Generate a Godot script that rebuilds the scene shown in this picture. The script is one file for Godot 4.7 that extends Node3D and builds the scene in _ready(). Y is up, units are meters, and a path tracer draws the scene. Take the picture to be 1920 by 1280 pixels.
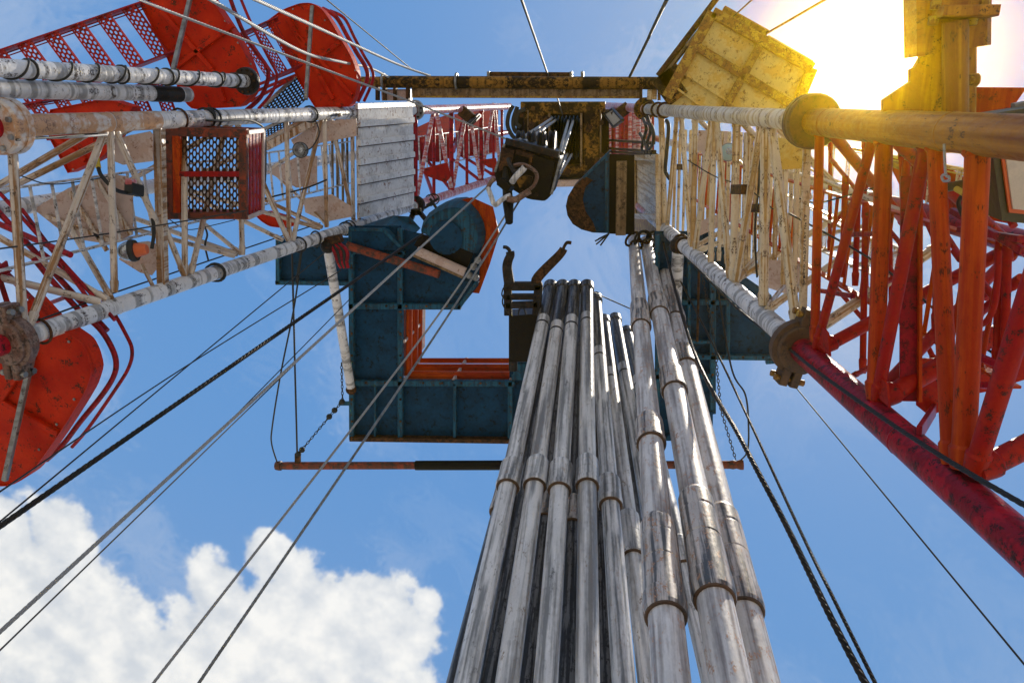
extends Node3D
# A drilling rig seen from its floor, looking almost straight up between the two legs of its mast.
# Metres, y up. x runs from the left leg to the right leg, z towards the rear of the rig.

const F := 1450.0                 # focal length in pixels of the 1920 x 1280 picture
const EYE := Vector3(0, 1.6, 0)
const XM := -1.829                # middle of the mast
const ZC := -1.086
const S0 := 4.173                 # half the distance of the legs at eye height
const K := 0.1314                 # how far a leg leans in per metre
const D := 1.8                    # depth of a leg
const T := 1.57                   # from the inner face of a leg to its outer chord
var ax: Vector3
var ay: Vector3
var az: Vector3
var m := {}
var used := {}
var rng := RandomNumberGenerator.new()

# ---------------------------------------------------------------- measuring
func setup_axes() -> void:
	ay = Vector3(1172.147 - 960.0, 640.0 - 184.169, -F).normalized()
	var x := Vector3(1, 0, 0)
	x = (x - ay * x.dot(ay)).normalized()
	var z := x.cross(ay)
	var c := cos(0.00756)
	var s := sin(0.00756)
	ax = x * c + z * s
	az = z * c - x * s

func ray(px: float, py: float) -> Vector3:
	var v := Vector3((px - 960.0) / F, (640.0 - py) / F, -1.0)
	return Vector3(v.dot(ax), v.dot(ay), v.dot(az))

func proj(p: Vector3) -> Vector2:
	var q := p - EYE
	var c := ax * q.x + ay * q.y + az * q.z
	return Vector2(960.0 - F * c.x / c.z, 640.0 + F * c.y / c.z)

func at(px: float, py: float, h: float) -> Vector3:       # on the level h above the eye
	var d := ray(px, py)
	return EYE + d * (h / d.y)

func leg(side: float, px: float, py: float, o := 0.0) -> Vector3:   # on the inner face of a leg, o outwards of it
	var d := ray(px, py)
	return EYE + d * ((S0 + o + side * XM) / (side * d.x + K * d.y))

func chord_at(side: float, row: float, h: float) -> Vector3:        # row 1 rear, -1 front, 0 outer
	var o := T if row == 0.0 else 0.0
	return Vector3(XM + side * (S0 - K * h + o), EYE.y + h, ZC + row * D * 0.5)

func chord(side: float, row: float, px: float) -> Vector3:
	var lo := 0.3
	var hi := 31.0
	for i in 50:
		var mid := (lo + hi) * 0.5
		if (proj(chord_at(side, row, mid)).x - px) * side > 0.0:
			lo = mid
		else:
			hi = mid
	return chord_at(side, row, lo)

# ---------------------------------------------------------------- shapes
func new_st() -> SurfaceTool:
	var st := SurfaceTool.new()
	st.begin(Mesh.PRIMITIVE_TRIANGLES)
	st.set_uv(Vector2.ZERO)
	return st

func tri_uv(st: SurfaceTool, v: Array, n: Array, t: Array) -> void:
	var order := [0, 1, 2]
	if ((v[1] as Vector3) - (v[0] as Vector3)).cross((v[2] as Vector3) - (v[0] as Vector3)).dot(n[0]) > 0.0: order = [0, 2, 1]
	for k: int in order:
		st.set_normal(n[k]); st.set_uv(t[k]); st.add_vertex(v[k])

func tri(st: SurfaceTool, a: Vector3, b: Vector3, c: Vector3, na: Vector3, nb: Vector3, nc: Vector3) -> void:
	if (b - a).cross(c - a).dot(na) > 0.0:
		var t := b; b = c; c = t
		t = nb; nb = nc; nc = t
	st.set_normal(na); st.add_vertex(a)
	st.set_normal(nb); st.add_vertex(b)
	st.set_normal(nc); st.add_vertex(c)

func quad(st: SurfaceTool, a: Vector3, b: Vector3, c: Vector3, d: Vector3, hint: Vector3) -> void:
	st.set_meta("flat", true)
	var n := (c - a).cross(d - b).normalized()
	if n.dot(hint) < 0.0: n = -n
	tri(st, a, b, c, n, n, n)
	tri(st, a, c, d, n, n, n)

func frame(dir: Vector3) -> Array:
	var up := Vector3(0, 0, 1) if absf(dir.z) < 0.9 else Vector3(1, 0, 0)
	var u := dir.cross(up).normalized()
	return [u, u.cross(dir).normalized()]

func lathe(st: SurfaceTool, a: Vector3, dir: Vector3, prof: Array, n := 14, caps := true) -> void:   # prof: [distance from a, radius]
	var f := frame(dir)
	var u: Vector3 = f[0]
	var v: Vector3 = f[1]
	st.set_meta("round", true)
	var off := Vector2(a.z * 2.13 + a.x * 0.7, a.x * 3.71 + a.z * 1.37 + a.y * 0.9)
	for k in prof.size() - 1:
		var t0: float = prof[k][0]
		var r0: float = prof[k][1]
		var t1: float = prof[k + 1][0]
		var r1: float = prof[k + 1][1]
		var sl := Vector2(t1 - t0, r1 - r0).normalized()
		for i in n:
			var e0 := u * cos(TAU * i / n) + v * sin(TAU * i / n)
			var e1 := u * cos(TAU * (i + 1) / n) + v * sin(TAU * (i + 1) / n)
			var n0 := (e0 * sl.x - dir * sl.y).normalized()
			var n1 := (e1 * sl.x - dir * sl.y).normalized()
			var p := a + dir * t0 + e0 * r0
			var q := a + dir * t0 + e1 * r0
			var r := a + dir * t1 + e1 * r1
			var s := a + dir * t1 + e0 * r1
			var u0 := (1.0 - absf(2.0 * i / n - 1.0)) * PI * maxf(r0, r1)
			var u1 := (1.0 - absf(2.0 * (i + 1) / n - 1.0)) * PI * maxf(r0, r1)
			var w := off + Vector2(0, (t1 if absf(t1 - t0) > 0.003 else t0 + absf(r1 - r0)))
			tri_uv(st, [p, q, r], [n0, n1, n1], [off + Vector2(u0, t0), off + Vector2(u1, t0), w + Vector2(u1, 0)])
			tri_uv(st, [p, r, s], [n0, n1, n0], [off + Vector2(u0, t0), w + Vector2(u1, 0), w + Vector2(u0, 0)])
	if caps:
		for e in [[prof[0], -1.0], [prof[prof.size() - 1], 1.0]]:
			var t: float = e[0][0]
			var r: float = e[0][1]
			if r < 0.0005: continue
			var nn: Vector3 = dir * float(e[1])
			for i in n:
				tri(st, a + dir * t, a + dir * t + (u * cos(TAU * i / n) + v * sin(TAU * i / n)) * r, a + dir * t + (u * cos(TAU * (i + 1) / n) + v * sin(TAU * (i + 1) / n)) * r, nn, nn, nn)

func tube(st: SurfaceTool, a: Vector3, b: Vector3, r: float, n := 12, r2 := -1.0) -> void:
	lathe(st, a, (b - a).normalized(), [[0.0, r], [(b - a).length(), r if r2 < 0.0 else r2]], n)

func path(st: SurfaceTool, pts: Array, r: float, n := 7, closed := false) -> void:
	st.set_meta("flat", true)
	var cnt := pts.size()
	var rings := []
	var u := Vector3.ZERO
	for i in cnt:
		var p0: Vector3 = pts[(i - 1 + cnt) % cnt] if closed else pts[maxi(i - 1, 0)]
		var p1: Vector3 = pts[(i + 1) % cnt] if closed else pts[mini(i + 1, cnt - 1)]
		var dir := (p1 - p0).normalized()
		if u == Vector3.ZERO: u = frame(dir)[0]
		u = (u - dir * u.dot(dir)).normalized()
		var v := u.cross(dir)
		var ring := []
		for k in n:
			ring.append(u * cos(TAU * k / n) + v * sin(TAU * k / n))
		rings.append(ring)
	for i in (cnt if closed else cnt - 1):
		var j := (i + 1) % cnt
		var pa: Vector3 = pts[i]
		var pb: Vector3 = pts[j]
		for k in n:
			var l := (k + 1) % n
			var a: Vector3 = rings[i][k]
			var b: Vector3 = rings[i][l]
			var c: Vector3 = rings[j][l]
			var d: Vector3 = rings[j][k]
			tri(st, pa + a * r, pa + b * r, pb + c * r, a, b, c)
			tri(st, pa + a * r, pb + c * r, pb + d * r, a, c, d)

func smooth(pts: Array, sub := 6) -> Array:       # a Catmull-Rom curve through points
	var out := []
	for i in pts.size() - 1:
		var p0: Vector3 = pts[maxi(i - 1, 0)]
		var p1: Vector3 = pts[i]
		var p2: Vector3 = pts[i + 1]
		var p3: Vector3 = pts[mini(i + 2, pts.size() - 1)]
		for k in sub:
			out.append(p1.cubic_interpolate(p2, p0, p3, float(k) / sub))
	out.append(pts[pts.size() - 1])
	return out

func beam(st: SurfaceTool, a: Vector3, b: Vector3, w: float, h: float, up: Vector3) -> void:   # a bar with broken edges, h along up
	var dir := (b - a).normalized()
	var s := dir.cross(up).normalized()
	var t := s.cross(dir).normalized()
	var c := minf(w, h) * 0.12
	var hw := w * 0.5
	var hh := h * 0.5
	var o := [Vector2(hw, hh - c), Vector2(hw - c, hh), Vector2(c - hw, hh), Vector2(-hw, hh - c), Vector2(-hw, c - hh), Vector2(c - hw, -hh), Vector2(hw - c, -hh), Vector2(hw, c - hh)]
	for i in 8:
		var p: Vector2 = o[i]
		var q: Vector2 = o[(i + 1) % 8]
		var mid := (p + q) * 0.5
		quad(st, a + s * p.x + t * p.y, a + s * q.x + t * q.y, b + s * q.x + t * q.y, b + s * p.x + t * p.y, s * mid.x / hw + t * mid.y / hh)
	for e in [[a, -dir], [b, dir]]:
		var cen: Vector3 = e[0]
		var nn: Vector3 = e[1]
		for i in 8:
			var p: Vector2 = o[i]
			var q: Vector2 = o[(i + 1) % 8]
			tri(st, cen, cen + s * p.x + t * p.y, cen + s * q.x + t * q.y, nn, nn, nn)

func slab(st: SurfaceTool, pts: Array, thick: Vector3) -> void:    # a flat outline with a thickness
	var n := Vector3.ZERO
	for i in pts.size():
		var p: Vector3 = pts[i]
		var q: Vector3 = pts[(i + 1) % pts.size()]
		n += p.cross(q)
	n = n.normalized()
	var f := frame(n)
	var flat := PackedVector2Array()
	var mid := Vector3.ZERO
	for p: Vector3 in pts:
		flat.append(Vector2(p.dot(f[0]), p.dot(f[1])))
		mid += p / pts.size()
	var side := 1.0 if n.dot(thick) > 0.0 else -1.0
	var idx := Geometry2D.triangulate_polygon(flat)
	for i in idx.size() / 3:
		var a: Vector3 = pts[idx[i * 3]]
		var b: Vector3 = pts[idx[i * 3 + 1]]
		var c: Vector3 = pts[idx[i * 3 + 2]]
		tri(st, a, b, c, -n * side, -n * side, -n * side)
		tri(st, a + thick, b + thick, c + thick, n * side, n * side, n * side)
	for i in pts.size():
		var p: Vector3 = pts[i]
		var q: Vector3 = pts[(i + 1) % pts.size()]
		var out := (q - p).cross(n)
		quad(st, p, q, q + thick, p + thick, out)

func perforated(st: SurfaceTool, a: Vector3, b: Vector3, d: Vector3, nu: int, nv: int, fill := 0.62, sides := 8, stagger := true) -> void:
	var u := (b - a) / nu
	var v := (d - a) / nv
	var n := u.cross(v).normalized()
	for i in nu:
		for j in range(-1 if stagger and i % 2 == 1 else 0, nv):
			var o := a + u * i + v * (j + (0.5 if stagger and i % 2 == 1 else 0.0))
			var lo := 0.0
			var hi := 1.0
			if stagger and i % 2 == 1:
				if j == -1: lo = 0.5
				if j == nv - 1: hi = 0.5
			if hi - lo < 1.0:
				quad(st, o + v * lo, o + u + v * lo, o + u + v * hi, o + v * hi, n)
				continue
			var ring := []
			var edge := []
			for k in sides:
				var w := TAU * (k + 0.5) / sides
				var e := Vector2(cos(w), sin(w))
				ring.append(o + u * (0.5 + 0.5 * fill * e.x) + v * (0.5 + 0.5 * fill * e.y))
				e /= maxf(absf(e.x), absf(e.y))
				edge.append(o + u * (0.5 + 0.5 * e.x) + v * (0.5 + 0.5 * e.y))
			for k in sides:
				var l := (k + 1) % sides
				quad(st, ring[k], edge[k], edge[l], ring[l], n)
			for k in 4:      # the corners that the ring of edge points cuts off
				var w := TAU * (k + 0.5) / 4
				var cn := o + u * (0.5 + 0.5 * signf(cos(w))) + v * (0.5 + 0.5 * signf(sin(w)))
				var near := []
				for e: Vector3 in edge: near.append([e.distance_squared_to(cn), e])
				near.sort_custom(func(x, y): return x[0] < y[0])
				tri(st, cn, near[0][1], near[1][1], n, n, n)

func ball(st: SurfaceTool, c: Vector3, dir: Vector3, r: float, squash := 1.0) -> void:
	var prof := []
	for i in 9:
		prof.append([-cos(PI * i / 8) * r * squash, maxf(sin(PI * i / 8) * r, 0.0001)])
	lathe(st, c, dir.normalized(), prof, 12, false)

func circle(c: Vector3, dir: Vector3, r: float, n := 14) -> Array:
	var f := frame(dir.normalized())
	var out := []
	for i in n:
		out.append(c + (f[0] as Vector3) * (r * cos(TAU * i / n)) + (f[1] as Vector3) * (r * sin(TAU * i / n)))
	return out

func hexbolt(st: SurfaceTool, c: Vector3, dir: Vector3, r: float, l: float) -> void:
	lathe(st, c, dir.normalized(), [[0.0, r], [l * 0.85, r], [l, r * 0.86]], 6)

# ---------------------------------------------------------------- things and parts
func numbered(s: String) -> String:
	used[s] = int(used.get(s, -1)) + 1
	return s if used[s] == 0 else "%s_%03d" % [s, used[s]]

func thing(called: String, label: String, category: String, where: Vector3, group := "") -> Node3D:
	var o := Node3D.new()
	o.name = numbered(called)
	add_child(o, true)
	o.position = where
	tag(o, label, category, group)
	return o

func tag(o: Node3D, label: String, category := "", group := "") -> void:
	o.set_meta("label", label)
	if category: o.set_meta("category", category)
	if group: o.set_meta("group", group)

var round_mats := {}
func suited(st: SurfaceTool, mat: Material) -> Material:     # round bars carry their own texture coordinates along the bar
	if not st.has_meta("round") or st.has_meta("flat") or not mat is StandardMaterial3D or not (mat as StandardMaterial3D).uv1_triplanar: return mat
	if not round_mats.has(mat):
		var r: StandardMaterial3D = mat.duplicate()
		r.uv1_triplanar = false
		r.uv1_world_triplanar = false
		round_mats[mat] = r
	return round_mats[mat]

func part(owner_node: Node3D, called: String, st: SurfaceTool, mat: Material, label := "") -> MeshInstance3D:
	var base := Vector3.ZERO
	var p: Node = owner_node
	while p is Node3D and p != self:
		base += (p as Node3D).position
		p = p.get_parent()
	var moved := new_st()
	moved.append_from(st.commit(), 0, Transform3D(Basis(), -base))
	var o := MeshInstance3D.new()
	o.mesh = moved.commit()
	o.mesh.surface_set_material(0, suited(st, mat))
	o.name = called
	owner_node.add_child(o, true)
	if label: o.set_meta("label", label)
	return o

func solo(called: String, st: SurfaceTool, mat: Material, label: String, category: String, group := "") -> MeshInstance3D:
	var whole := st.commit()
	var box := whole.get_aabb()
	var base := box.position + Vector3(box.size.x * 0.5, 0, box.size.z * 0.5)
	var moved := new_st()
	moved.append_from(whole, 0, Transform3D(Basis(), -base))
	var o := MeshInstance3D.new()
	o.mesh = moved.commit()
	o.mesh.surface_set_material(0, suited(st, mat))
	o.name = numbered(called)
	add_child(o, true)
	o.position = base
	tag(o, label, category, group)
	return o

func one_tube(owner_node: Node3D, called: String, a: Vector3, b: Vector3, r: float, mat: Material, n := 12) -> MeshInstance3D:
	var st := new_st()
	tube(st, a, b, r, n)
	return part(owner_node, called, st, mat)

func one_beam(owner_node: Node3D, called: String, a: Vector3, b: Vector3, w: float, h: float, up: Vector3, mat: Material) -> MeshInstance3D:
	var st := new_st()
	beam(st, a, b, w, h, up)
	return part(owner_node, called, st, mat)

func one_slab(owner_node: Node3D, called: String, pts: Array, thick: Vector3, mat: Material, label := "") -> MeshInstance3D:
	var st := new_st()
	slab(st, pts, thick)
	return part(owner_node, called, st, mat, label)

func flat_at(h: float, pts: Array) -> Array:
	var out := []
	for p in pts: out.append(at(p[0], p[1], h))
	return out

func flat_leg(side: float, o: float, pts: Array) -> Array:
	var out := []
	for p in pts: out.append(leg(side, p[0], p[1], o))
	return out

# ---------------------------------------------------------------- materials
func lin(r: float, g: float, b: float) -> Color:
	return Color(r, g, b).linear_to_srgb()

var noise_cache := {}
func noise_bytes(key: String) -> PackedByteArray:
	if noise_cache.has(key): return noise_cache[key]
	var n := FastNoiseLite.new()
	n.seed = key.hash() % 1000
	n.noise_type = FastNoiseLite.TYPE_SIMPLEX_SMOOTH
	n.fractal_type = FastNoiseLite.FRACTAL_FBM
	var im: Image
	match key:
		"coarse":
			n.frequency = 0.009; n.fractal_octaves = 5
			im = n.get_seamless_image(512, 512)
		"blot":
			n.frequency = 0.022; n.fractal_octaves = 6; n.fractal_gain = 0.66
			im = n.get_seamless_image(512, 512)
		"fine":
			n.frequency = 0.06; n.fractal_octaves = 4
			im = n.get_seamless_image(512, 512)
		"speck":
			n.frequency = 0.22; n.fractal_octaves = 2
			im = n.get_seamless_image(512, 512)
		"drip":
			n.frequency = 0.03; n.fractal_octaves = 5; n.fractal_gain = 0.6
			im = n.get_seamless_image(512, 40)
			im.resize(512, 512, Image.INTERPOLATE_CUBIC)
		_:      # "band": marks that run across
			n.frequency = 0.035; n.fractal_octaves = 4; n.fractal_gain = 0.6
			im = n.get_seamless_image(80, 512)
			im.resize(512, 512, Image.INTERPOLATE_CUBIC)
	im.convert(Image.FORMAT_L8)
	noise_cache[key] = im.get_data()
	return noise_cache[key]

# base paint, a second tone that lies over it in drips or bands, and rust or grease that comes through in blots
func worn(base: Color, over: Color, over_share: float, blot: Color, blot_share: float, pattern := "drip", rough := 0.55, metal := 0.0, tile := 1.9, bump := 0.35, hard := 6.0) -> StandardMaterial3D:
	var co := noise_bytes("coarse")
	var bl := noise_bytes("blot")
	var fi := noise_bytes("fine")
	var sp := noise_bytes("speck")
	var pa := noise_bytes(pattern)
	var out := PackedByteArray()
	out.resize(512 * 512 * 3)
	var shift := rng.randi() % (512 * 512)
	var tb := 1.0 - blot_share
	var pw := 0.72 if pattern == "coarse" or pattern == "fine" else 0.88
	var to := 1.0 - over_share
	for i in 512 * 512:
		var j := (i + shift) % (512 * 512)
		var f := fi[i] / 255.0
		var s := sp[j] / 255.0
		var c := co[j] / 255.0
		var w := clampf((pa[j] / 255.0 * pw + f * (1.0 - pw) - to + 0.72 / hard) * hard, 0.0, 1.0)
		var k := clampf((bl[j] / 255.0 * 0.5 + f * 0.2 + s * 0.3 - tb + 0.1) * 11.0, 0.0, 1.0)
		var g := 0.78 + 0.3 * c + 0.14 * (s - 0.5)
		var r0 := (base.r + (over.r - base.r) * w) * g
		var g0 := (base.g + (over.g - base.g) * w) * g
		var b0 := (base.b + (over.b - base.b) * w) * g
		var q := 0.55 + 0.9 * f
		r0 += (blot.r * q - r0) * k
		g0 += (blot.g * q - g0) * k
		b0 += (blot.b * q - b0) * k
		var px := Color(r0, g0, b0).linear_to_srgb()
		out[i * 3] = clampi(int(px.r * 255.0), 0, 255)
		out[i * 3 + 1] = clampi(int(px.g * 255.0), 0, 255)
		out[i * 3 + 2] = clampi(int(px.b * 255.0), 0, 255)
	var mat := StandardMaterial3D.new()
	mat.albedo_texture = ImageTexture.create_from_image(Image.create_from_data(512, 512, false, Image.FORMAT_RGB8, out))
	mat.roughness = rough
	mat.metallic = metal
	mat.uv1_triplanar = true
	mat.uv1_world_triplanar = true
	mat.uv1_scale = Vector3(1.0 / tile, (0.45 if pattern == "drip" else 1.0) / tile, 1.0 / tile)
	if bump > 0.0:
		mat.normal_enabled = true
		mat.normal_texture = bump_map
		mat.normal_scale = bump
	return mat

var bump_map: ImageTexture

func plain(c: Color, rough := 0.5, metal := 0.0) -> StandardMaterial3D:
	var mat := StandardMaterial3D.new()
	mat.albedo_color = c.linear_to_srgb()
	mat.roughness = rough
	mat.metallic = metal
	return mat

func make_materials() -> void:
	var hb := Image.create_from_data(512, 512, false, Image.FORMAT_L8, noise_bytes("fine"))
	hb.bump_map_to_normal_map(2.0)
	bump_map = ImageTexture.create_from_image(hb)
	var rust := Color(0.16, 0.06, 0.022)
	var dark := Color(0.03, 0.022, 0.018)
	m.white = worn(Color(0.74, 0.74, 0.77), Color(0.34, 0.34, 0.35), 0.38, Color(0.06, 0.045, 0.04), 0.31, "band", 0.42, 0.0, 2.7)
	m.blush = worn(Color(0.66, 0.6, 0.57), Color(0.52, 0.3, 0.17), 0.5, Color(0.2, 0.11, 0.07), 0.3, "coarse", 0.4)
	m.cream = worn(Color(0.64, 0.56, 0.49), Color(0.3, 0.15, 0.055), 0.4, Color(0.05, 0.03, 0.02), 0.3, "drip", 0.5, 0.0, 1.2, 0.35, 5.0)
	m.plate = worn(Color(0.58, 0.46, 0.42), Color(0.46, 0.33, 0.28), 0.4, rust, 0.26, "coarse", 0.55, 0.0, 1.5)
	m.panel = worn(Color(0.88, 0.88, 0.9), Color(0.5, 0.5, 0.52), 0.34, Color(0.16, 0.06, 0.04), 0.28, "coarse", 0.8, 0.0, 2.7, 0.3, 2.5)
	m.pink = worn(Color(0.62, 0.5, 0.54), Color(0.5, 0.08, 0.1), 0.46, Color(0.3, 0.03, 0.03), 0.34, "band", 0.4, 0.0, 1.2)
	m.red = worn(Color(0.38, 0.014, 0.013), Color(0.28, 0.012, 0.018), 0.4, Color(0.06, 0.018, 0.015), 0.32, "drip", 0.5)
	m.crimson = worn(Color(0.44, 0.013, 0.03), Color(0.24, 0.01, 0.024), 0.45, Color(0.04, 0.012, 0.015), 0.35, "coarse", 0.38, 0.0, 1.4)
	m.brace_red = worn(Color(0.46, 0.022, 0.007), Color(0.34, 0.01, 0.01), 0.46, Color(0.05, 0.016, 0.012), 0.3, "coarse", 0.45, 0.0, 1.3, 0.35, 3.0)
	m.red_sheet = worn(Color(0.36, 0.022, 0.02), Color(0.27, 0.02, 0.025), 0.4, Color(0.06, 0.018, 0.015), 0.28, "drip", 0.95)
	m.red_sheet.metallic_specular = 0.12
	m.panel.metallic_specular = 0.2
	m.vermilion = worn(Color(0.5, 0.013, 0.0025), Color(0.56, 0.026, 0.004), 0.42, Color(0.06, 0.014, 0.008), 0.3, "coarse", 0.6, 0.0, 2.6, 0.3, 2.5)
	m.orange = worn(Color(0.58, 0.085, 0.006), Color(0.42, 0.035, 0.006), 0.45, Color(0.1, 0.022, 0.007), 0.3, "drip", 0.5, 0.0, 1.2, 0.35, 3.0)
	m.flare_amber = worn(Color(0.46, 0.19, 0.012), Color(0.24, 0.075, 0.008), 0.47, Color(0.06, 0.022, 0.008), 0.3, "drip", 0.5, 0.0, 1.6, 0.5, 2.5)  # yellow sun flare is put into this post and chord colour
	m.yellow = worn(Color(0.74, 0.58, 0.2), Color(0.66, 0.44, 0.09), 0.42, Color(0.2, 0.1, 0.015), 0.3, "coarse", 0.5, 0.0, 1.9)  # the yellow of the flare is painted into the box steel
	m.gold = worn(Color(0.52, 0.33, 0.04), Color(0.26, 0.12, 0.015), 0.5, Color(0.07, 0.032, 0.01), 0.34, "coarse", 0.6, 0.0, 0.9)  # rust ochre, with flare yellow mixed in on the box ribs
	m.flare_straw = worn(Color(0.72, 0.6, 0.42), Color(0.46, 0.27, 0.09), 0.4, Color(0.07, 0.035, 0.018), 0.31, "drip", 0.45, 0.0, 1.2)  # pale right-leg paint, sun flare mixed in as cream
	m.flare_straw_chord = worn(Color(0.68, 0.62, 0.5), Color(0.5, 0.38, 0.2), 0.4, Color(0.14, 0.08, 0.03), 0.32, "band", 0.42)  # white chord paint, warmed by flare put into its colour
	m.teal = worn(Color(0.006, 0.06, 0.135), Color(0.004, 0.037, 0.082), 0.44, Color(0.004, 0.01, 0.014), 0.31, "coarse", 0.6, 0.0, 2.4, 0.35, 3.0)
	m.teal_light = worn(Color(0.018, 0.105, 0.18), Color(0.01, 0.06, 0.11), 0.42, Color(0.05, 0.025, 0.012), 0.33, "drip", 0.55, 0.0, 1.4)
	m.rust = worn(Color(0.15, 0.065, 0.03), Color(0.07, 0.035, 0.02), 0.5, Color(0.02, 0.014, 0.012), 0.42, "coarse", 0.7, 0.15, 1.2, 0.7)
	m.rust_red = worn(Color(0.3, 0.045, 0.014), Color(0.15, 0.03, 0.012), 0.48, Color(0.04, 0.018, 0.012), 0.4, "coarse", 0.6)
	m.grease = worn(Color(0.011, 0.009, 0.008), Color(0.06, 0.03, 0.012), 0.34, Color(0.005, 0.004, 0.004), 0.4, "blot", 0.35, 0.1, 1.1, 0.6)
	m.sooty = worn(Color(0.33, 0.165, 0.03), Color(0.03, 0.016, 0.007), 0.5, Color(0.007, 0.005, 0.005), 0.4, "coarse", 0.6, 0.0, 2.3, 0.5, 4.0)
	m.brown = worn(Color(0.3, 0.2, 0.1), Color(0.2, 0.12, 0.05), 0.45, Color(0.05, 0.03, 0.015), 0.36, "drip", 0.6)
	m.pipe = worn(Color(0.82, 0.82, 0.85), Color(0.27, 0.275, 0.29), 0.37, Color(0.14, 0.135, 0.135), 0.25, "drip", 0.46, 0.04, 1.5, 0.1, 3.0)
	m.pipe_b = worn(Color(0.78, 0.78, 0.81), Color(0.2, 0.205, 0.22), 0.4, Color(0.36, 0.28, 0.23), 0.25, "drip", 0.45, 0.04, 1.15, 0.1, 3.0)
	m.pipe_c = worn(Color(0.82, 0.81, 0.82), Color(0.27, 0.265, 0.27), 0.4, Color(0.26, 0.2, 0.16), 0.27, "drip", 0.38, 0.06, 1.9, 0.15, 3.0)
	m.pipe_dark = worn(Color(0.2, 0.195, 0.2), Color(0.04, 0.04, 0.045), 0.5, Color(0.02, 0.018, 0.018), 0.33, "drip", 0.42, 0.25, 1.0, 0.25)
	m.collar = worn(Color(0.78, 0.76, 0.77), Color(0.3, 0.27, 0.27), 0.38, Color(0.44, 0.26, 0.18), 0.3, "drip", 0.48, 0.04, 1.5, 0.1, 3.0)
	m.joint = worn(Color(0.66, 0.6, 0.57), Color(0.1, 0.1, 0.105), 0.43, Color(0.42, 0.22, 0.12), 0.31, "drip", 0.45, 0.06, 1.0, 0.1, 3.6)
	m.ring_rust = worn(Color(0.13, 0.07, 0.035), Color(0.08, 0.045, 0.025), 0.5, dark, 0.34, "coarse", 0.65)
	m.iron = worn(Color(0.04, 0.038, 0.038), Color(0.02, 0.018, 0.018), 0.5, Color(0.09, 0.036, 0.018), 0.31, "coarse", 0.5, 0.3, 1.0, 0.5)
	m.clamp = worn(Color(0.3, 0.2, 0.16), Color(0.16, 0.07, 0.045), 0.48, dark, 0.38, "coarse", 0.55, 0.2, 0.8, 0.5)
	m.wire = worn(Color(0.46, 0.47, 0.49), Color(0.24, 0.24, 0.25), 0.45, Color(0.1, 0.09, 0.085), 0.33, "speck", 0.55, 0.1, 0.2)
	m.wire_dark = plain(Color(0.028, 0.027, 0.03), 0.5, 0.3)
	m.galv = worn(Color(0.3, 0.31, 0.32), Color(0.2, 0.2, 0.2), 0.45, dark, 0.3, "band", 0.4, 0.5)
	m.rubber = plain(Color(0.012, 0.012, 0.013), 0.6)
	m.chrome = plain(Color(0.55, 0.57, 0.6), 0.22, 0.85)
	m.lamp_glass = plain(Color(0.42, 0.45, 0.48), 0.2, 0.75)
	for k in ["teal", "teal_light", "vermilion", "red", "brace_red", "orange", "grease", "iron", "sooty", "rust", "crimson"]: m[k].metallic_specular = 0.28
	m.lamp_face = worn(Color(0.62, 0.56, 0.46), Color(0.5, 0.45, 0.38), 0.4, Color(0.3, 0.25, 0.2), 0.2, "coarse", 0.35)
	m.olive = worn(Color(0.05, 0.045, 0.012), Color(0.035, 0.03, 0.01), 0.4, Color(0.1, 0.05, 0.01), 0.25, "coarse", 0.5)
	m.cap = plain(Color(0.62, 0.12, 0.03), 0.5)
	m.ink = plain(Color(0.02, 0.015, 0.012), 0.8)
	m.cable_yellow = plain(Color(0.55, 0.42, 0.05), 0.6)
	m.ground = worn(Color(0.5, 0.46, 0.4), Color(0.42, 0.38, 0.32), 0.5, Color(0.3, 0.26, 0.2), 0.3, "coarse", 0.95, 0.0, 7.0)

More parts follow.
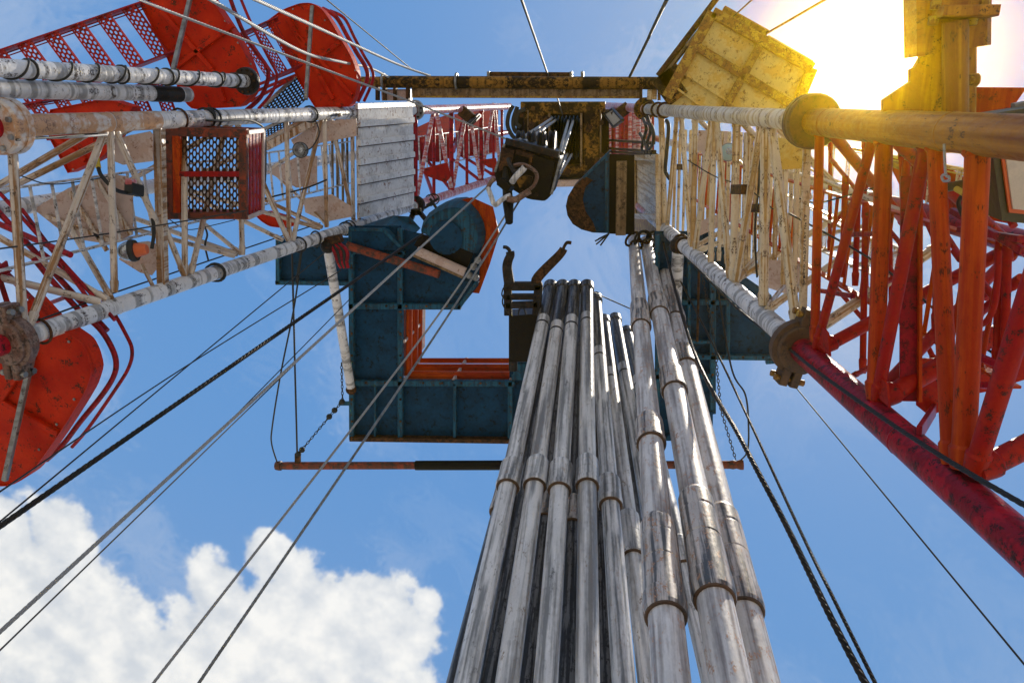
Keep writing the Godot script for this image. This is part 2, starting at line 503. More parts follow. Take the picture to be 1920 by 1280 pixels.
# ---------------------------------------------------------------- the sky
func sky_colour(d: Vector3, big: FastNoiseLite, small: FastNoiseLite, veil: FastNoiseLite, sun: Vector3, puffs: Array, upper: float) -> Color:
	var y := maxf(d.y, 0.02)
	var c := Color(0.112, 0.308, 0.69).lerp(Color(0.42, 0.58, 0.8), pow(1.0 - clampf(d.y, 0.0, 1.0), 1.7))
	var p := Vector3(d.x / (y + 0.08), 0.0, d.z / (y + 0.08))
	var ang := acos(clampf(d.dot(sun), -1.0, 1.0))
	# the bright air round the sun
	var gl := 0.2 * exp(-ang * ang / 0.16)
	c = c.lerp(Color(0.95, 0.96, 1.0), gl)
	# thin high veil, thickest on the sun's side
	var vs := veil.get_noise_3d(p.x * 50.0, 3.0, p.z * 50.0) * 0.5 + 0.5
	var vm := clampf(0.5 + 1.15 * exp(-ang * ang / 0.05) - 0.35 * exp(-pow(ang - 0.55, 2.0) / 0.05), 0.0, 1.6)
	var va := clampf((vs * 1.15 + 0.28 * (vm - 0.5) - 0.56) * 1.9, 0.0, 1.0) * clampf(vm, 0.0, 1.0)
	va = maxf(va, clampf(1.15 * exp(-ang * ang / 0.028), 0.0, 1.0) * (0.75 + 0.3 * vs))
	c = c.lerp(Color(0.7, 0.74, 0.83).lerp(Color(0.88, 0.9, 0.94), vs), clampf(va, 0.0, 0.96))
	# heaped clouds
	var cov := -0.85 + 0.55 * big.get_noise_3d(p.x * 26.0 + 11.0, 7.0, p.z * 26.0)
	if ang < 0.75: cov -= 0.35 * (1.0 - ang / 0.75)
	for q in puffs:
		var dd := (p - (q[0] as Vector3)).length() / float(q[1])
		cov = maxf(cov, 0.56 - 0.6 * dd * dd)
	if cov > -0.7:
		var det := small.get_noise_3d(p.x * 95.0, 1.0, p.z * 95.0)
		var den := cov + det * (0.85 - 0.5 * smoothstep(0.1, 0.5, cov)) + 0.03
		var aa := pow(smoothstep(-0.06, 0.26, den), 1.3)
		if aa > 0.002:
			var lit := small.get_noise_3d(p.x * 95.0 + sun.x * 5.0 + 2.0, 1.0, p.z * 95.0 + sun.z * 5.0)
			var sh := clampf(0.5 + (det - lit) * 1.15, 0.0, 1.0)
			var thick := smoothstep(0.1, 0.8, den)
			var cl := Color(0.62, 0.68, 0.78).lerp(Color(1.0, 1.0, 1.0), clampf(0.2 + 0.75 * sh + 0.4 * thick - 0.2, 0.0, 1.0))
			c = c.lerp(cl, aa * 0.97)
	var hot := exp(-ang / 0.03) * 5.0 + exp(-ang * ang / 0.008) * 0.3
	# sky painted bluer round the sun, to offset the added yellow haze
	var haze_offset := minf(0.9, 0.0105 / pow(1.865 - 1.86 * cos(ang), 1.5) * 0.26) * (1.0 - smoothstep(0.12, 0.42, ang))
	return Color(maxf(c.r - haze_offset, minf(c.r, 0.05)) + hot, maxf(c.g - haze_offset * 0.58, minf(c.g, 0.22)) + hot * 0.97, c.b + hot * 0.92)

func make_sky(sun: Vector3) -> PanoramaSkyMaterial:
	var big := FastNoiseLite.new()
	big.seed = 5; big.frequency = 0.05; big.fractal_octaves = 3
	var small := FastNoiseLite.new()
	small.seed = 21; small.frequency = 0.075; small.fractal_octaves = 8; small.fractal_gain = 0.6
	var veil := FastNoiseLite.new()
	veil.seed = 9; veil.frequency = 0.035; veil.fractal_octaves = 5; veil.domain_warp_enabled = true; veil.domain_warp_amplitude = 14.0; veil.domain_warp_frequency = 0.03
	var puffs := []
	for q in [[60, 1120, 0.16], [0, 1000, 0.08], [110, 1000, 0.07], [180, 1200, 0.13], [430, 1230, 0.14], [570, 1170, 0.115], [700, 1180, 0.115], [650, 1280, 0.17], [400, 1100, 0.06], [505, 1050, 0.045], [330, 1300, 0.15], [800, 1130, 0.03], [-120, 1180, 0.2], [-60, 930, 0.04]]:
		var d := ray(q[0], q[1]).normalized()
		puffs.append([Vector3(d.x / (d.y + 0.08), 0, d.z / (d.y + 0.08)), q[2]])
	var w := 4096
	var h := 2048
	var data := PackedFloat32Array()
	data.resize(w * h * 3)
	for row in h:
		var el := PI * (0.5 - (row + 0.5) / h)
		var step := clampi(int(1.0 / maxf(cos(el), 0.01)), 1, 16)
		if el < 0.5: step = 4
		if el < 0.5 and row % 3 != 0 and row > 2:
			for i in w * 3: data[row * w * 3 + i] = data[(row - 1) * w * 3 + i]
			continue
		if el < 0.0:
			for i in w:
				var o := (row * w + i) * 3
				data[o] = 0.3; data[o + 1] = 0.29; data[o + 2] = 0.27
			continue
		var i := 0
		while i < w:
			var az_ := TAU * ((i + step * 0.5) / w)       # the compass angle of this column
			var lon := az_
			var d := Vector3(sin(lon) * cos(el), sin(el), -cos(lon) * cos(el))
			var c := sky_colour(d, big, small, veil, sun, puffs, el)
			for k in mini(step, w - i):
				var o := (row * w + i + k) * 3
				data[o] = c.r; data[o + 1] = c.g; data[o + 2] = c.b
			i += step
	var im := Image.create_from_data(w, h, false, Image.FORMAT_RGBF, data.to_byte_array())
	var mat := PanoramaSkyMaterial.new()
	mat.panorama = ImageTexture.create_from_image(im)
	return mat

# ---------------------------------------------------------------- builders
func ring_on(owner_node: Node3D, called: String, side: float, row: float, px: float, big: float, r: float, mat: Material, tilt := 0.0) -> void:
	var c := chord(side, row, px)
	var dir := (chord_at(side, row, 20.0) - chord_at(side, row, 5.0)).normalized()
	if tilt != 0.0: dir = dir.rotated(Vector3(0, 0, 1), tilt).rotated(Vector3(1, 0, 0), tilt * 0.6)
	var st := new_st()
	path(st, circle(c, dir, big, 16), r, 6, true)
	part(owner_node, called, st, mat)

func flange_on(owner_node: Node3D, side: float, row: float, px: float, r: float, th: float, mat: Material, bolt_mat: Material, with_bolts := 8) -> void:
	var c := chord(side, row, px)
	var dir := (chord_at(side, row, 20.0) - chord_at(side, row, 5.0)).normalized()
	var st := new_st()
	lathe(st, c - dir * th * 0.5, dir, [[0.0, 0.09], [0.0, r * 0.93], [th * 0.12, r], [th * 0.42, r], [th * 0.42, r * 0.95], [th * 0.58, r * 0.95], [th * 0.58, r], [th * 0.9, r], [th, r * 0.93], [th, 0.09]], 26, false)
	var f := part(owner_node, "flange", st, mat)
	var fr := frame(dir)
	for i in with_bolts:
		var e: Vector3 = (fr[0] as Vector3) * cos(TAU * (i + 0.4) / with_bolts) + (fr[1] as Vector3) * sin(TAU * (i + 0.4) / with_bolts)
		var b := new_st()
		hexbolt(b, c - dir * th * 0.45 + e * r * 0.78, -dir, r * 0.11, r * 0.16)
		part(f, "bolt", b, bolt_mat)

func clamp_on(owner_node: Node3D, side: float, row: float, px: float, r: float, mat: Material, bolt_mat: Material, ear: Vector3) -> void:   # a split collar with bolted ears
	var c := chord(side, row, px)
	var dir := (chord_at(side, row, 20.0) - chord_at(side, row, 5.0)).normalized()
	var st := new_st()
	lathe(st, c - dir * r * 0.42, dir, [[0.0, 0.085], [0.0, r * 0.8], [r * 0.06, r * 0.86], [r * 0.2, r * 0.86], [r * 0.24, r], [r * 0.6, r], [r * 0.64, r * 0.86], [r * 0.8, r * 0.86], [r * 0.84, 0.085]], 24, false)
	var e := (ear - dir * ear.dot(dir)).normalized()
	var s := e.cross(dir)
	for w in [-1.0, 1.0]:
		for g in [-1.0, 1.0]:
			beam(st, c + e * float(w) * r * 0.8 + s * float(g) * r * 0.2, c + e * float(w) * r * 1.42 + s * float(g) * r * 0.2, r * 0.3, r * 0.7, dir)
	var f := part(owner_node, "collar", st, mat)
	for w in [-1.0, 1.0]:
		for q in [-0.18, 0.18]:
			var b := new_st()
			lathe(b, c + e * float(w) * r * 1.2 + dir * r * float(q) * 1.1 - s * r * 0.55, s, [[0.0, r * 0.12], [r * 0.18, r * 0.12], [r * 0.18, r * 0.07], [r * 0.94, r * 0.07], [r * 0.94, r * 0.12], [r * 1.1, r * 0.12]], 6)
			part(f, "bolt", b, bolt_mat)

func members(owner_node: Node3D, called: String, side: float, rows: Array, mat: Material) -> void:   # x1 y1 out1 x2 y2 out2 radius
	for q in rows:
		var a := leg(side, q[0], q[1], q[2])
		var b := leg(side, q[3], q[4], q[5])
		var r: float = q[6]
		var l := (b - a).length()
		var st := new_st()      # weld beads stand up where a bar meets the chords
		lathe(st, a, (b - a).normalized(), [[0.0, r], [0.085, r * 1.2], [0.112, r * 1.24], [0.128, r * 1.02], [0.13, r], [l - 0.13, r], [l - 0.128, r * 1.02], [l - 0.112, r * 1.24], [l - 0.085, r * 1.2], [l, r]], 14)
		part(owner_node, called, st, mat)

func chord_run(owner_node: Node3D, called: String, side: float, row: float, px0: float, px1: float, r: float, mat: Material) -> void:
	var a := chord(side, row, px0) if px0 > -900.0 else chord_at(side, row, -1.58)
	var b := chord(side, row, px1)
	var st := new_st()
	var l := (b - a).length()
	var prof := [[0.0, r]]
	var t := 1.1
	while t < l - 0.3:       # weld beads where lengths of pipe meet
		prof.append_array([[t - 0.012, r], [t, r + 0.004], [t + 0.012, r]])
		t += 1.7
	prof.append([l, r])
	lathe(st, a, (b - a).normalized(), prof, 22)
	part(owner_node, called, st, mat)

func ladder(owner_node: Node3D, side: float, o: float, a0: Array, a1: Array, b0: Array, b1: Array, first: Array, second: float, gap: float, mat: Material, count: int) -> void:
	var pa := leg(side, a0[0], a0[1], o)
	var qa := leg(side, a1[0], a1[1], o)
	var pb := leg(side, b0[0], b0[1], o)
	var qb := leg(side, b1[0], b1[1], o)
	var n := Vector3(side, K, 0).normalized()
	var st := new_st()
	beam(st, pa, qa, 0.018, 0.07, n)
	var lad := part(owner_node, "ladder", st, mat)
	one_beam(lad, "stile", pb, qb, 0.018, 0.07, n, mat)
	var y0 := leg(side, first[0], first[1], o).y
	for i in count:
		var y := y0 + gap * i
		var ta := (y - pa.y) / (qa.y - pa.y)
		var tb := (y - pb.y) / (qb.y - pb.y)
		if ta > 1.0 or ta < 0.0: continue
		one_tube(lad, "rung", pa.lerp(qa, ta), pb.lerp(qb, tb), 0.016, mat, 9)

func stair(label: String, u0: Vector3, u1: Vector3, l0: Vector3, l1: Vector3, n: int, share: float, nu: int, nv: int, mat: Material, rail: Material, group: String) -> Node3D:
	var o := thing("perforated_stair", label, "stair", Vector3(minf(u0.x, u1.x), minf(u0.y, u1.y), u0.z), group)
	one_beam(o, "stringer", u0, u1, 0.02, 0.15, Vector3.UP, rail)
	one_beam(o, "stringer", l0, l1, 0.02, 0.15, Vector3.UP, rail)
	for i in n:
		var t0 := (i + 0.5 - share * 0.5) / n
		var t1 := (i + 0.5 + share * 0.5) / n
		var a := u0.lerp(u1, t0)
		var b := u0.lerp(u1, t1)
		var c := l0.lerp(l1, t0)
		b.y = a.y
		c.y = a.y
		var st := new_st()
		perforated(st, a, b, c, nu, nv, 0.66)
		var up := (b - a).cross(c - a).normalized()
		var d := b + (c - a)
		for e in [[a, c], [b, d]]:
			quad(st, e[0], e[1], (e[1] as Vector3) + Vector3(0, 0.045, 0), (e[0] as Vector3) + Vector3(0, 0.045, 0), Vector3(1, 0, 0))
		part(o, "tread", st, mat)
	for s in [0.35, 0.75]:     # the rods that tie the treads
		one_tube(o, "tie_rod", u0.lerp(l0, 0.12 * s) + Vector3(0, 0.03, 0), u1.lerp(l1, 0.12 * s) + Vector3(0, 0.03, 0), 0.008, rail, 6)
	return o

func landing(label: String, h: float, outline: Array, mat: Material, rail: Material, rails: Array, ribs: Array, holes: Array, hanger: Array) -> Node3D:
	var pts := smooth_ring(flat_at(h, outline))
	var mid := Vector3.ZERO
	for p: Vector3 in pts: mid += p / pts.size()
	var o := thing("landing", label, "platform", mid, "red landings on the left leg")
	var floor_part := one_slab(o, "deck", pts, Vector3(0, 0.012, 0), mat)
	var st := new_st()         # the skirt that stands on the edge
	for i in pts.size():
		var p: Vector3 = pts[i]
		var q: Vector3 = pts[(i + 1) % pts.size()]
		var out := Vector3(q.z - p.z, 0, p.x - q.x)
		slab(st, [p - Vector3(0, 0.03, 0), q - Vector3(0, 0.03, 0), q + Vector3(0, 0.16, 0), p + Vector3(0, 0.16, 0)], out.normalized() * 0.006)
	part(o, "toe_board", st, mat)
	for r in ribs:
		one_beam(o, "stiffener", at(r[0], r[1], h - 0.02), at(r[2], r[3], h - 0.02), 0.06, 0.06, Vector3.UP, mat)
	for b in holes:
		var s := new_st()
		hexbolt(s, at(b[0], b[1], h - 0.002), Vector3.DOWN, 0.014, 0.012)
		part(floor_part, "bolt", s, m.galv)
	for k in rails.size():
		var line := []
		for p in rails[k][1]: line.append(at(p[0], p[1], h + float(rails[k][0])))
		var s := new_st()
		path(s, smooth(line), rails[k][2], 8)
		part(o, "guard_rail", s, rail)
	if hanger.size() > 0:
		one_beam(o, "hanger_bar", at(hanger[0], hanger[1], h - 0.03), leg(-1.0, hanger[2], hanger[3], 0.0) if hanger[4] == 0 else at(hanger[2], hanger[3], hanger[4]), 0.05, 0.05, Vector3(1, 0, 0), m.galv)
	return o

func smooth_ring(pts: Array) -> Array:
	var out := []
	var n := pts.size()
	for i in n:
		var p0: Vector3 = pts[(i - 1 + n) % n]
		var p1: Vector3 = pts[i]
		var p2: Vector3 = pts[(i + 1) % n]
		var a := (p0 - p1).normalized()
		var b := (p2 - p1).normalized()
		if a.dot(b) < -0.55:            # round only the gentle corners
			var r := minf((p0 - p1).length(), (p2 - p1).length()) * 0.32
			out.append(p1 + a * r)
			out.append(p1 + (a + b) * r * 0.25)
			out.append(p1 + b * r)
		else:
			out.append(p1)
	return out

func stand(called: String, label: String, group: String, category: String, top: Array, bot: Array, htop: float, zbase: float, r: float, joints: Array, shaft: Material, joint_mat: Material, upper_mat: Material, upper_px: float, big := 1.3) -> void:
	var ra := ray(top[0], top[1])
	var rb := ray(bot[0], bot[1])
	var n := ra.cross(rb)
	var a := at(top[0], top[1], htop)
	var hb := -1.45
	var b := EYE + Vector3(-(n.y * hb + n.z * zbase) / n.x, hb, zbase)
	var dir := (b - a).normalized()
	var l := (b - a).length()
	var o := thing(called, label, category, b, group)
	var cuts := []
	for py in joints:      # distance along the pipe of a picture row
		var lo := 0.0
		var hi := l
		for i in 40:
			var mid := (lo + hi) * 0.5
			if proj(a + dir * mid).y < float(py): lo = mid
			else: hi = mid
		cuts.append(lo)
	var u := 0.0
	if upper_mat:
		for i in 40:
			var mid: float = u + 0.1
			if proj(a + dir * mid).y < upper_px: u = mid
	var from := 0.0
	if u > 0.0:
		var st := new_st()
		lathe(st, a, dir, [[0.0, r * 0.6], [0.02, r * 1.1], [0.05, r * 1.22], [0.2, r * 1.22], [0.235, r * 1.18], [0.24, r * 1.02], [u, r * 1.02], [u + 0.004, r]], 20)
		part(o, "box_end", st, upper_mat)
		from = u
	var edges := [from]
	for k in range(0, cuts.size(), 2):
		edges.append(cuts[k])
		edges.append(cuts[k + 1])
	edges.append(l)
	for k in range(0, edges.size() - 1, 2):
		var st := new_st()
		lathe(st, a, dir, [[edges[k], r], [edges[k + 1], r]], 22)
		part(o, "pipe_body", st, shaft)
	if u > 0.0:
		var k2 := 0
		for f in [0.05]:
			var d: float = from + (float(edges[1]) - from) * f + 0.09 * rng.randf()
			var st := new_st()
			lathe(st, a, dir, [[d, r + 0.0012], [d + 0.05, r + 0.0012]], 22, false)
			part(o, "marking_band", st, m.iron if k2 == 0 else m.pipe_dark)
			k2 += 1
	for k in range(0, cuts.size(), 2):
		var c0: float = cuts[k]
		var c1: float = cuts[k + 1]
		var g := (c1 - c0)
		var st := new_st()
		lathe(st, a, dir, [[c0 - r * 0.5, r], [c0, r * big * 0.98], [c0 + g * 0.16, r * big], [c0 + g * 0.17, r * big * 0.975], [c0 + g * 0.19, r * big * 0.975], [c0 + g * 0.2, r * big], [c0 + g * 0.47, r * big], [c0 + g * 0.475, r * big * 0.97], [c0 + g * 0.485, r * big * 0.97], [c0 + g * 0.49, r * big], [c0 + g * 0.82, r * big * 1.01]], 24, false)
		var j := part(o, "tool_joint", st, joint_mat)
		var s2 := new_st()
		lathe(s2, a, dir, [[c0 + g * 0.82, r * big * 1.05], [c0 + g * 0.97, r * big * 1.05], [c0 + g, r * big * 1.0]], 24, false)
		part(j, "elevator_collar", s2, joint_mat)
		var s3 := new_st()
		lathe(s3, a, dir, [[c1, r * big], [c1 + 0.012, r * big * 0.96], [c1 + 0.012, r]], 24, false)
		part(j, "shoulder", s3, m.ring_rust)

func cable(called: String, label: String, group: String, pts: Array, r: float, mat: Material, sag := 0.0) -> void:    # pts: [x, y, height above the eye]
	var line := []
	for p in pts: line.append(at(p[0], p[1], p[2]))
	if line.size() > 2:
		line = smooth(line, 8)
	for e in 2:         # what leaves the frame runs on, down to the ground where it can
		var p = pts[0] if e == 0 else pts[pts.size() - 1]
		if p[0] < 0.0 or p[0] > 1920.0 or p[1] < 0.0 or p[1] > 1280.0:
			var last: Vector3 = line[0] if e == 0 else line[line.size() - 1]
			var before: Vector3 = line[1] if e == 0 else line[line.size() - 2]
			var dir := (last - before).normalized()
			var more := minf(26.0, (last.y - 0.02) / -dir.y) if dir.y < -0.03 else 6.0
			if e == 0: line.insert(0, last + dir * more)
			else: line.append(last + dir * more)
	if sag != 0.0 and line.size() == 2:
		var a: Vector3 = line[0]
		var b: Vector3 = line[1]
		line = []
		for i in 17:
			var t := i / 16.0
			line.append(a.lerp(b, t) - Vector3(0, sag * 4.0 * t * (1.0 - t), 0))
	var st := new_st()
	if r > 0.0128:     # laid rope: three strands that wind round one another
		var total := 0.0
		for i in line.size() - 1: total += (line[i + 1] as Vector3).distance_to(line[i])
		var steps := clampi(int(total / (r * 1.9)), 40, 460)
		var fine := []
		var seg := 0
		var done := 0.0
		for i in steps + 1:
			var want := total * i / steps
			while seg < line.size() - 2 and done + (line[seg + 1] as Vector3).distance_to(line[seg]) < want:
				done += (line[seg + 1] as Vector3).distance_to(line[seg])
				seg += 1
			var sl := (line[seg + 1] as Vector3).distance_to(line[seg])
			fine.append((line[seg] as Vector3).lerp(line[seg + 1], clampf((want - done) / maxf(sl, 0.0001), 0.0, 1.0)))
		var f := frame(((fine[steps] as Vector3) - (fine[0] as Vector3)).normalized())
		for k in 5:
			var strand := []
			for i in steps + 1:
				var w := TAU * k / 5.0 + i * 0.9
				strand.append((fine[i] as Vector3) + ((f[0] as Vector3) * cos(w) + (f[1] as Vector3) * sin(w)) * r * 0.56)
			path(st, strand, r * 0.46, 5)
	else:
		path(st, line, r, 6)
	solo(called, st, mat, label, "cable", group)

func chain(called: String, label: String, pts: Array, link: float, mat: Material) -> void:
	var o: Node3D
	for s in pts.size() - 1:
		var a := at(pts[s][0], pts[s][1], pts[s][2])
		var b := at(pts[s + 1][0], pts[s + 1][1], pts[s + 1][2])
		if o == null: o = thing(called, label, "chain", b)
		var n := maxi(2, int((b - a).length() / (link * 1.5)))
		var dir := (b - a).normalized()
		var f := frame(dir)
		for i in n:
			var c := a.lerp(b, (i + 0.5) / n)
			var w: Vector3 = f[i % 2]
			var loop := []
			for k in 10:
				loop.append(c + dir * cos(TAU * k / 10) * link + w * sin(TAU * k / 10) * link * 0.5)
			var st := new_st()
			path(st, loop, link * 0.2, 5, true)
			part(o, "link", st, mat)

func lower_bay(owner_node: Node3D, side: float, h0: float, h1: float, mat: Material) -> void:      # bracing of the leg's foot, below the frame
	var h := h0
	while h < h1:
		var n := minf(h + 1.5, h1)
		for e in [[1.0, -1.0], [1.0, 0.0], [-1.0, 0.0]]:
			one_tube(owner_node, "foot_post", chord_at(side, e[0], h), chord_at(side, e[1], h), 0.045, mat)
			one_tube(owner_node, "foot_brace", chord_at(side, e[0], h), chord_at(side, e[1], n), 0.045, mat)
		h = n
	for row in [1.0, -1.0, 0.0]:
		var st := new_st()
		lathe(st, chord_at(side, row, -1.6), Vector3.UP, [[0.0, 0.26], [0.04, 0.26], [0.05, 0.14], [0.3, 0.11]], 18)
		part(owner_node, "foot_plate", st, mat)

# ---------------------------------------------------------------- the scene
func _ready() -> void:
	rng.seed = 77
	setup_axes()
	var cam := Camera3D.new()
	cam.name = "camera"
	cam.fov = rad_to_deg(2.0 * atan(640.0 / F))
	cam.near = 0.05
	cam.far = 900.0
	add_child(cam)
	cam.transform = Transform3D(Basis(Vector3(ax.x, ay.x, az.x), Vector3(ax.y, ay.y, az.y), Vector3(ax.z, ay.z, az.z)), EYE)
	cam.current = true
	var to_sun := ray(1640, 118).normalized()
	var we := WorldEnvironment.new()
	we.name = "environment"
	var env := Environment.new()
	env.background_mode = Environment.BG_SKY
	env.sky = Sky.new()
	env.sky.sky_material = make_sky(to_sun)
	env.tonemap_mode = Environment.TONE_MAPPER_LINEAR
	env.tonemap_exposure = 1.0
	env.sdfgi_enabled = true
	env.ssao_enabled = true
	env.ssil_enabled = true
	env.volumetric_fog_enabled = true      # added yellow haze, imitates the flare round the sun
	env.volumetric_fog_density = 0.0016
	env.volumetric_fog_albedo = Color(1.0, 0.84, 0.08)
	env.volumetric_fog_anisotropy = 0.93
	we.environment = env
	add_child(we)
	var sun := DirectionalLight3D.new()
	sun.name = "sun"
	sun.light_energy = 1.6
	sun.light_color = Color(1.0, 0.955, 0.88)
	sun.light_angular_distance = 0.5
	sun.shadow_enabled = true
	add_child(sun)
	sun.look_at_from_position(to_sun * 100.0, Vector3.ZERO, Vector3(0, 0, 1))
	make_materials()
	build_ground()
	build_left_leg()
	build_right_leg()
	build_top()
	build_left_stairs()
	build_right_stairs()
	build_racking_board()
	build_pipes()
	build_fittings()
	build_cables()

func build_ground() -> void:
	var st := new_st()
	var c := Vector3(0, 0, 0)
	for i in 24:
		var a := TAU * i / 24
		var b := TAU * (i + 1) / 24
		tri(st, c, c + Vector3(cos(a), 0, sin(a)) * 400.0, c + Vector3(cos(b), 0, sin(b)) * 400.0, Vector3.UP, Vector3.UP, Vector3.UP)
	var g := MeshInstance3D.new()
	g.mesh = st.commit()
	g.mesh.surface_set_material(0, m.ground)
	g.name = "ground"
	add_child(g)
	g.set_meta("kind", "structure")
	g.set_meta("label", "pale dry ground under the drilling rig")

func build_left_leg() -> void:
	var o := thing("mast_leg", "left lattice mast leg, white below and red towards the top", "mast leg", chord_at(-1, 0, -1.6), "mast legs")
	chord_run(o, "chord", -1, 1, 22, 672, 0.094, m.white)
	chord_run(o, "chord", -1, -1, 48, 776, 0.086, m.white)
	chord_run(o, "chord", -1, 0, -60, 776, 0.094, m.white)
	chord_run(o, "chord", -1, 1, 672, 774, 0.09, m.white)
	chord_run(o, "upper_chord", -1, 1, 782, 955, 0.088, m.pink)
	chord_run(o, "upper_chord", -1, -1, 780, 952, 0.084, m.pink)
	chord_run(o, "upper_chord", -1, 0, 776, 955, 0.084, m.crimson)
	chord_run(o, "lower_chord", -1, 1, -999, 10, 0.098, m.crimson)
	chord_run(o, "lower_chord", -1, -1, -999, 20, 0.092, m.crimson)
	chord_run(o, "lower_chord", -1, 0, -999, -60, 0.094, m.crimson)
	lower_bay(o, -1, -1.3, 4.6, m.crimson)
	# the long stained stretch of the rear chord
	var st := new_st()
	var ca := chord(-1, 1, 30)
	var cb := chord(-1, 1, 292)
	lathe(st, ca, (cb - ca).normalized(), [[0.0, 0.0965], [(cb - ca).length(), 0.0965]], 22, false)
	part(o, "wrapped_sleeve", st, m.blush, "rust-stained sleeve of the rear chord")
	flange_on(o, -1, 1, 8, 0.235, 0.2, m.blush, m.galv, 8)
	flange_on(o, -1, 1, 778, 0.19, 0.09, m.galv, m.iron, 10)
	flange_on(o, -1, 0, 778, 0.19, 0.09, m.rust, m.iron, 8)
	flange_on(o, -1, -1, 779, 0.19, 0.1, m.iron, m.iron, 10)
	clamp_on(o, -1, -1, 22, 0.235, m.clamp, m.galv, Vector3(0, 0, 1))
	members(o, "post", -1, [[20, 238, 0, 43, 618, 0, 0.04], [206, 235, 0, 214, 548, 0, 0.034], [345, 225, 0, 346, 516, 0, 0.034], [446, 214, 0, 454, 478, 0, 0.034], [536, 210, 0, 542, 446, 0, 0.033], [608, 208, 0, 612, 426, 0, 0.033], [660, 206, 0, 662, 412, 0, 0.033], [670, 206, 0, 673, 412, 0, 0.03]], m.cream)
	one_beam(o, "angle_post", leg(-1, 303, 212, -0.03), leg(-1, 311, 548, -0.03), 0.11, 0.02, Vector3(-1, -K, 0), m.cream)
	one_beam(o, "angle_post", leg(-1, 297, 212, 0.03), leg(-1, 305, 546, 0.03), 0.02, 0.13, Vector3(-1, -K, 0), m.cream)
	members(o, "brace", -1, [[199, 236, 0, 54, 610, 0, 0.036], [212, 236, 0, 292, 418, 0, 0.034], [300, 404, 0, 345, 516, 0, 0.032], [428, 213, 0, 357, 514, 0, 0.034], [436, 214, 0, 540, 450, 0, 0.036], [606, 208, 0, 548, 452, 0, 0.034], [616, 208, 0, 663, 412, 0, 0.034]], m.cream)
	members(o, "outer_brace", -1, [[-60, 380, T, 180, 240, 0, 0.034], [-40, 380, T, 292, 217, 0, 0.034], [-90, 395, T, 202, 562, 0, 0.034], [-330, 440, T, 188, 566, 0, 0.036], [100, 372, T, 207, 558, 0, 0.032], [140, 370, T, 446, 477, 0, 0.03], [60, 378, T, 440, 480, 0, 0.028], [300, 352, T, 450, 475, 0, 0.028], [320, 348, T, 530, 450, 0, 0.03], [330, 350, T, 600, 428, 0, 0.032], [420, 338, T, 604, 426, 0, 0.03], [510, 320, T, 614, 422, 0, 0.028], [200, 362, T, 470, 212, 0, 0.03], [340, 345, T, 598, 210, 0, 0.032], [500, 322, T, 664, 206, 0, 0.03]], m.cream)
	var gap := (leg(-1, 171, 395, 0.5).y - leg(-1, 56, 420, 0.5).y) / 3.0
	ladder(o, -1, 0.5, [-60, 364], [655, 265], [-60, 522], [655, 343], [56, 355], 0.0, gap, m.white, 26)
	# landings inside the leg: triangular plates with a hatch
	var h := 7.85
	for q in [[[62, 392], [128, 352], [205, 326], [236, 330], [248, 345], [248, 440], [205, 458], [130, 446]], [[206, 264], [240, 254], [280, 246], [286, 252], [286, 302], [230, 309], [208, 300]], [[222, 486], [244, 456], [276, 452], [294, 458], [296, 500], [284, 516], [262, 511]]]:
		one_slab(o, "landing_plate", flat_at(h, q), Vector3(0, 0.01, 0), m.plate)
	for q in [[130, 360, 200, 470], [180, 335, 245, 440], [86, 405, 205, 450]]:
		one_beam(o, "plate_stiffener", at(q[0], q[1], h - 0.02), at(q[2], q[3], h - 0.02), 0.05, 0.03, Vector3.UP, m.cream)
	one_beam(o, "plate_bracket", leg(-1, 264, 494, 0.1), leg(-1, 287, 538, 0), 0.05, 0.02, Vector3(-1, 0, 0), m.cream)
	h = 11.7
	for q in [[[545, 262], [600, 228], [668, 222], [668, 255], [600, 268], [560, 290]], [[500, 322], [560, 292], [594, 292], [594, 346], [556, 352]], [[568, 372], [622, 364], [660, 388], [660, 406], [610, 416], [572, 398]]]:
		one_slab(o, "landing_plate", flat_at(h, q), Vector3(0, 0.01, 0), m.plate)
	one_beam(o, "plate_stiffener", at(497, 273, h - 0.02), at(590, 224, h - 0.02), 0.16, 0.06, Vector3.UP, m.cream)
	one_beam(o, "plate_stiffener", at(510, 262, h + 0.2), at(640, 214, h + 0.2), 0.05, 0.05, Vector3.UP, m.cream)
	for x in [622.0, 631.0, 641.0, 650.0]:        # the close-set rear posts by the white panel
		members(o, "inner_post", -1, [[x, 215, 0.5, x + 2, 400, 0.5, 0.022]], m.brown)
	# upper, red part of the leg
	for x in [778.0, 813.0, 846.0, 875.0, 902.0, 925.0, 941.0]:
		members(o, "upper_post", -1, [[x, 200, 0, x + 0.5, proj(chord(-1, -1, x)).y, 0, 0.035 if fmod(x, 2.0) > 0.5 else 0.05]], m.crimson)
	members(o, "upper_brace", -1, [[814, 202, 0, 781, 370, 0, 0.042], [817, 202, 0, 846, 352, 0, 0.042], [876, 198, 0, 849, 352, 0, 0.04], [878, 198, 0, 900, 334, 0, 0.04], [925, 194, 0, 903, 332, 0, 0.04], [927, 194, 0, 938, 325, 0, 0.04]], m.pink)
	members(o, "upper_brace", -1, [[800, 300, 1.2, 846, 356, 0, 0.04], [790, 305, 1.2, 812, 366, 0, 0.04], [840, 292, 1.2, 900, 338, 0, 0.04], [860, 288, 1.2, 925, 328, 0, 0.04], [880, 283, 1.2, 940, 322, 0, 0.04], [790, 300, 1.2, 814, 204, 0, 0.04], [850, 285, 1.2, 876, 200, 0, 0.04]], m.crimson)
	ladder(o, -1, 0.6, [778, 257], [940, 235], [778, 320], [940, 283], [785, 260], 0.0, 0.42, m.white, 30)
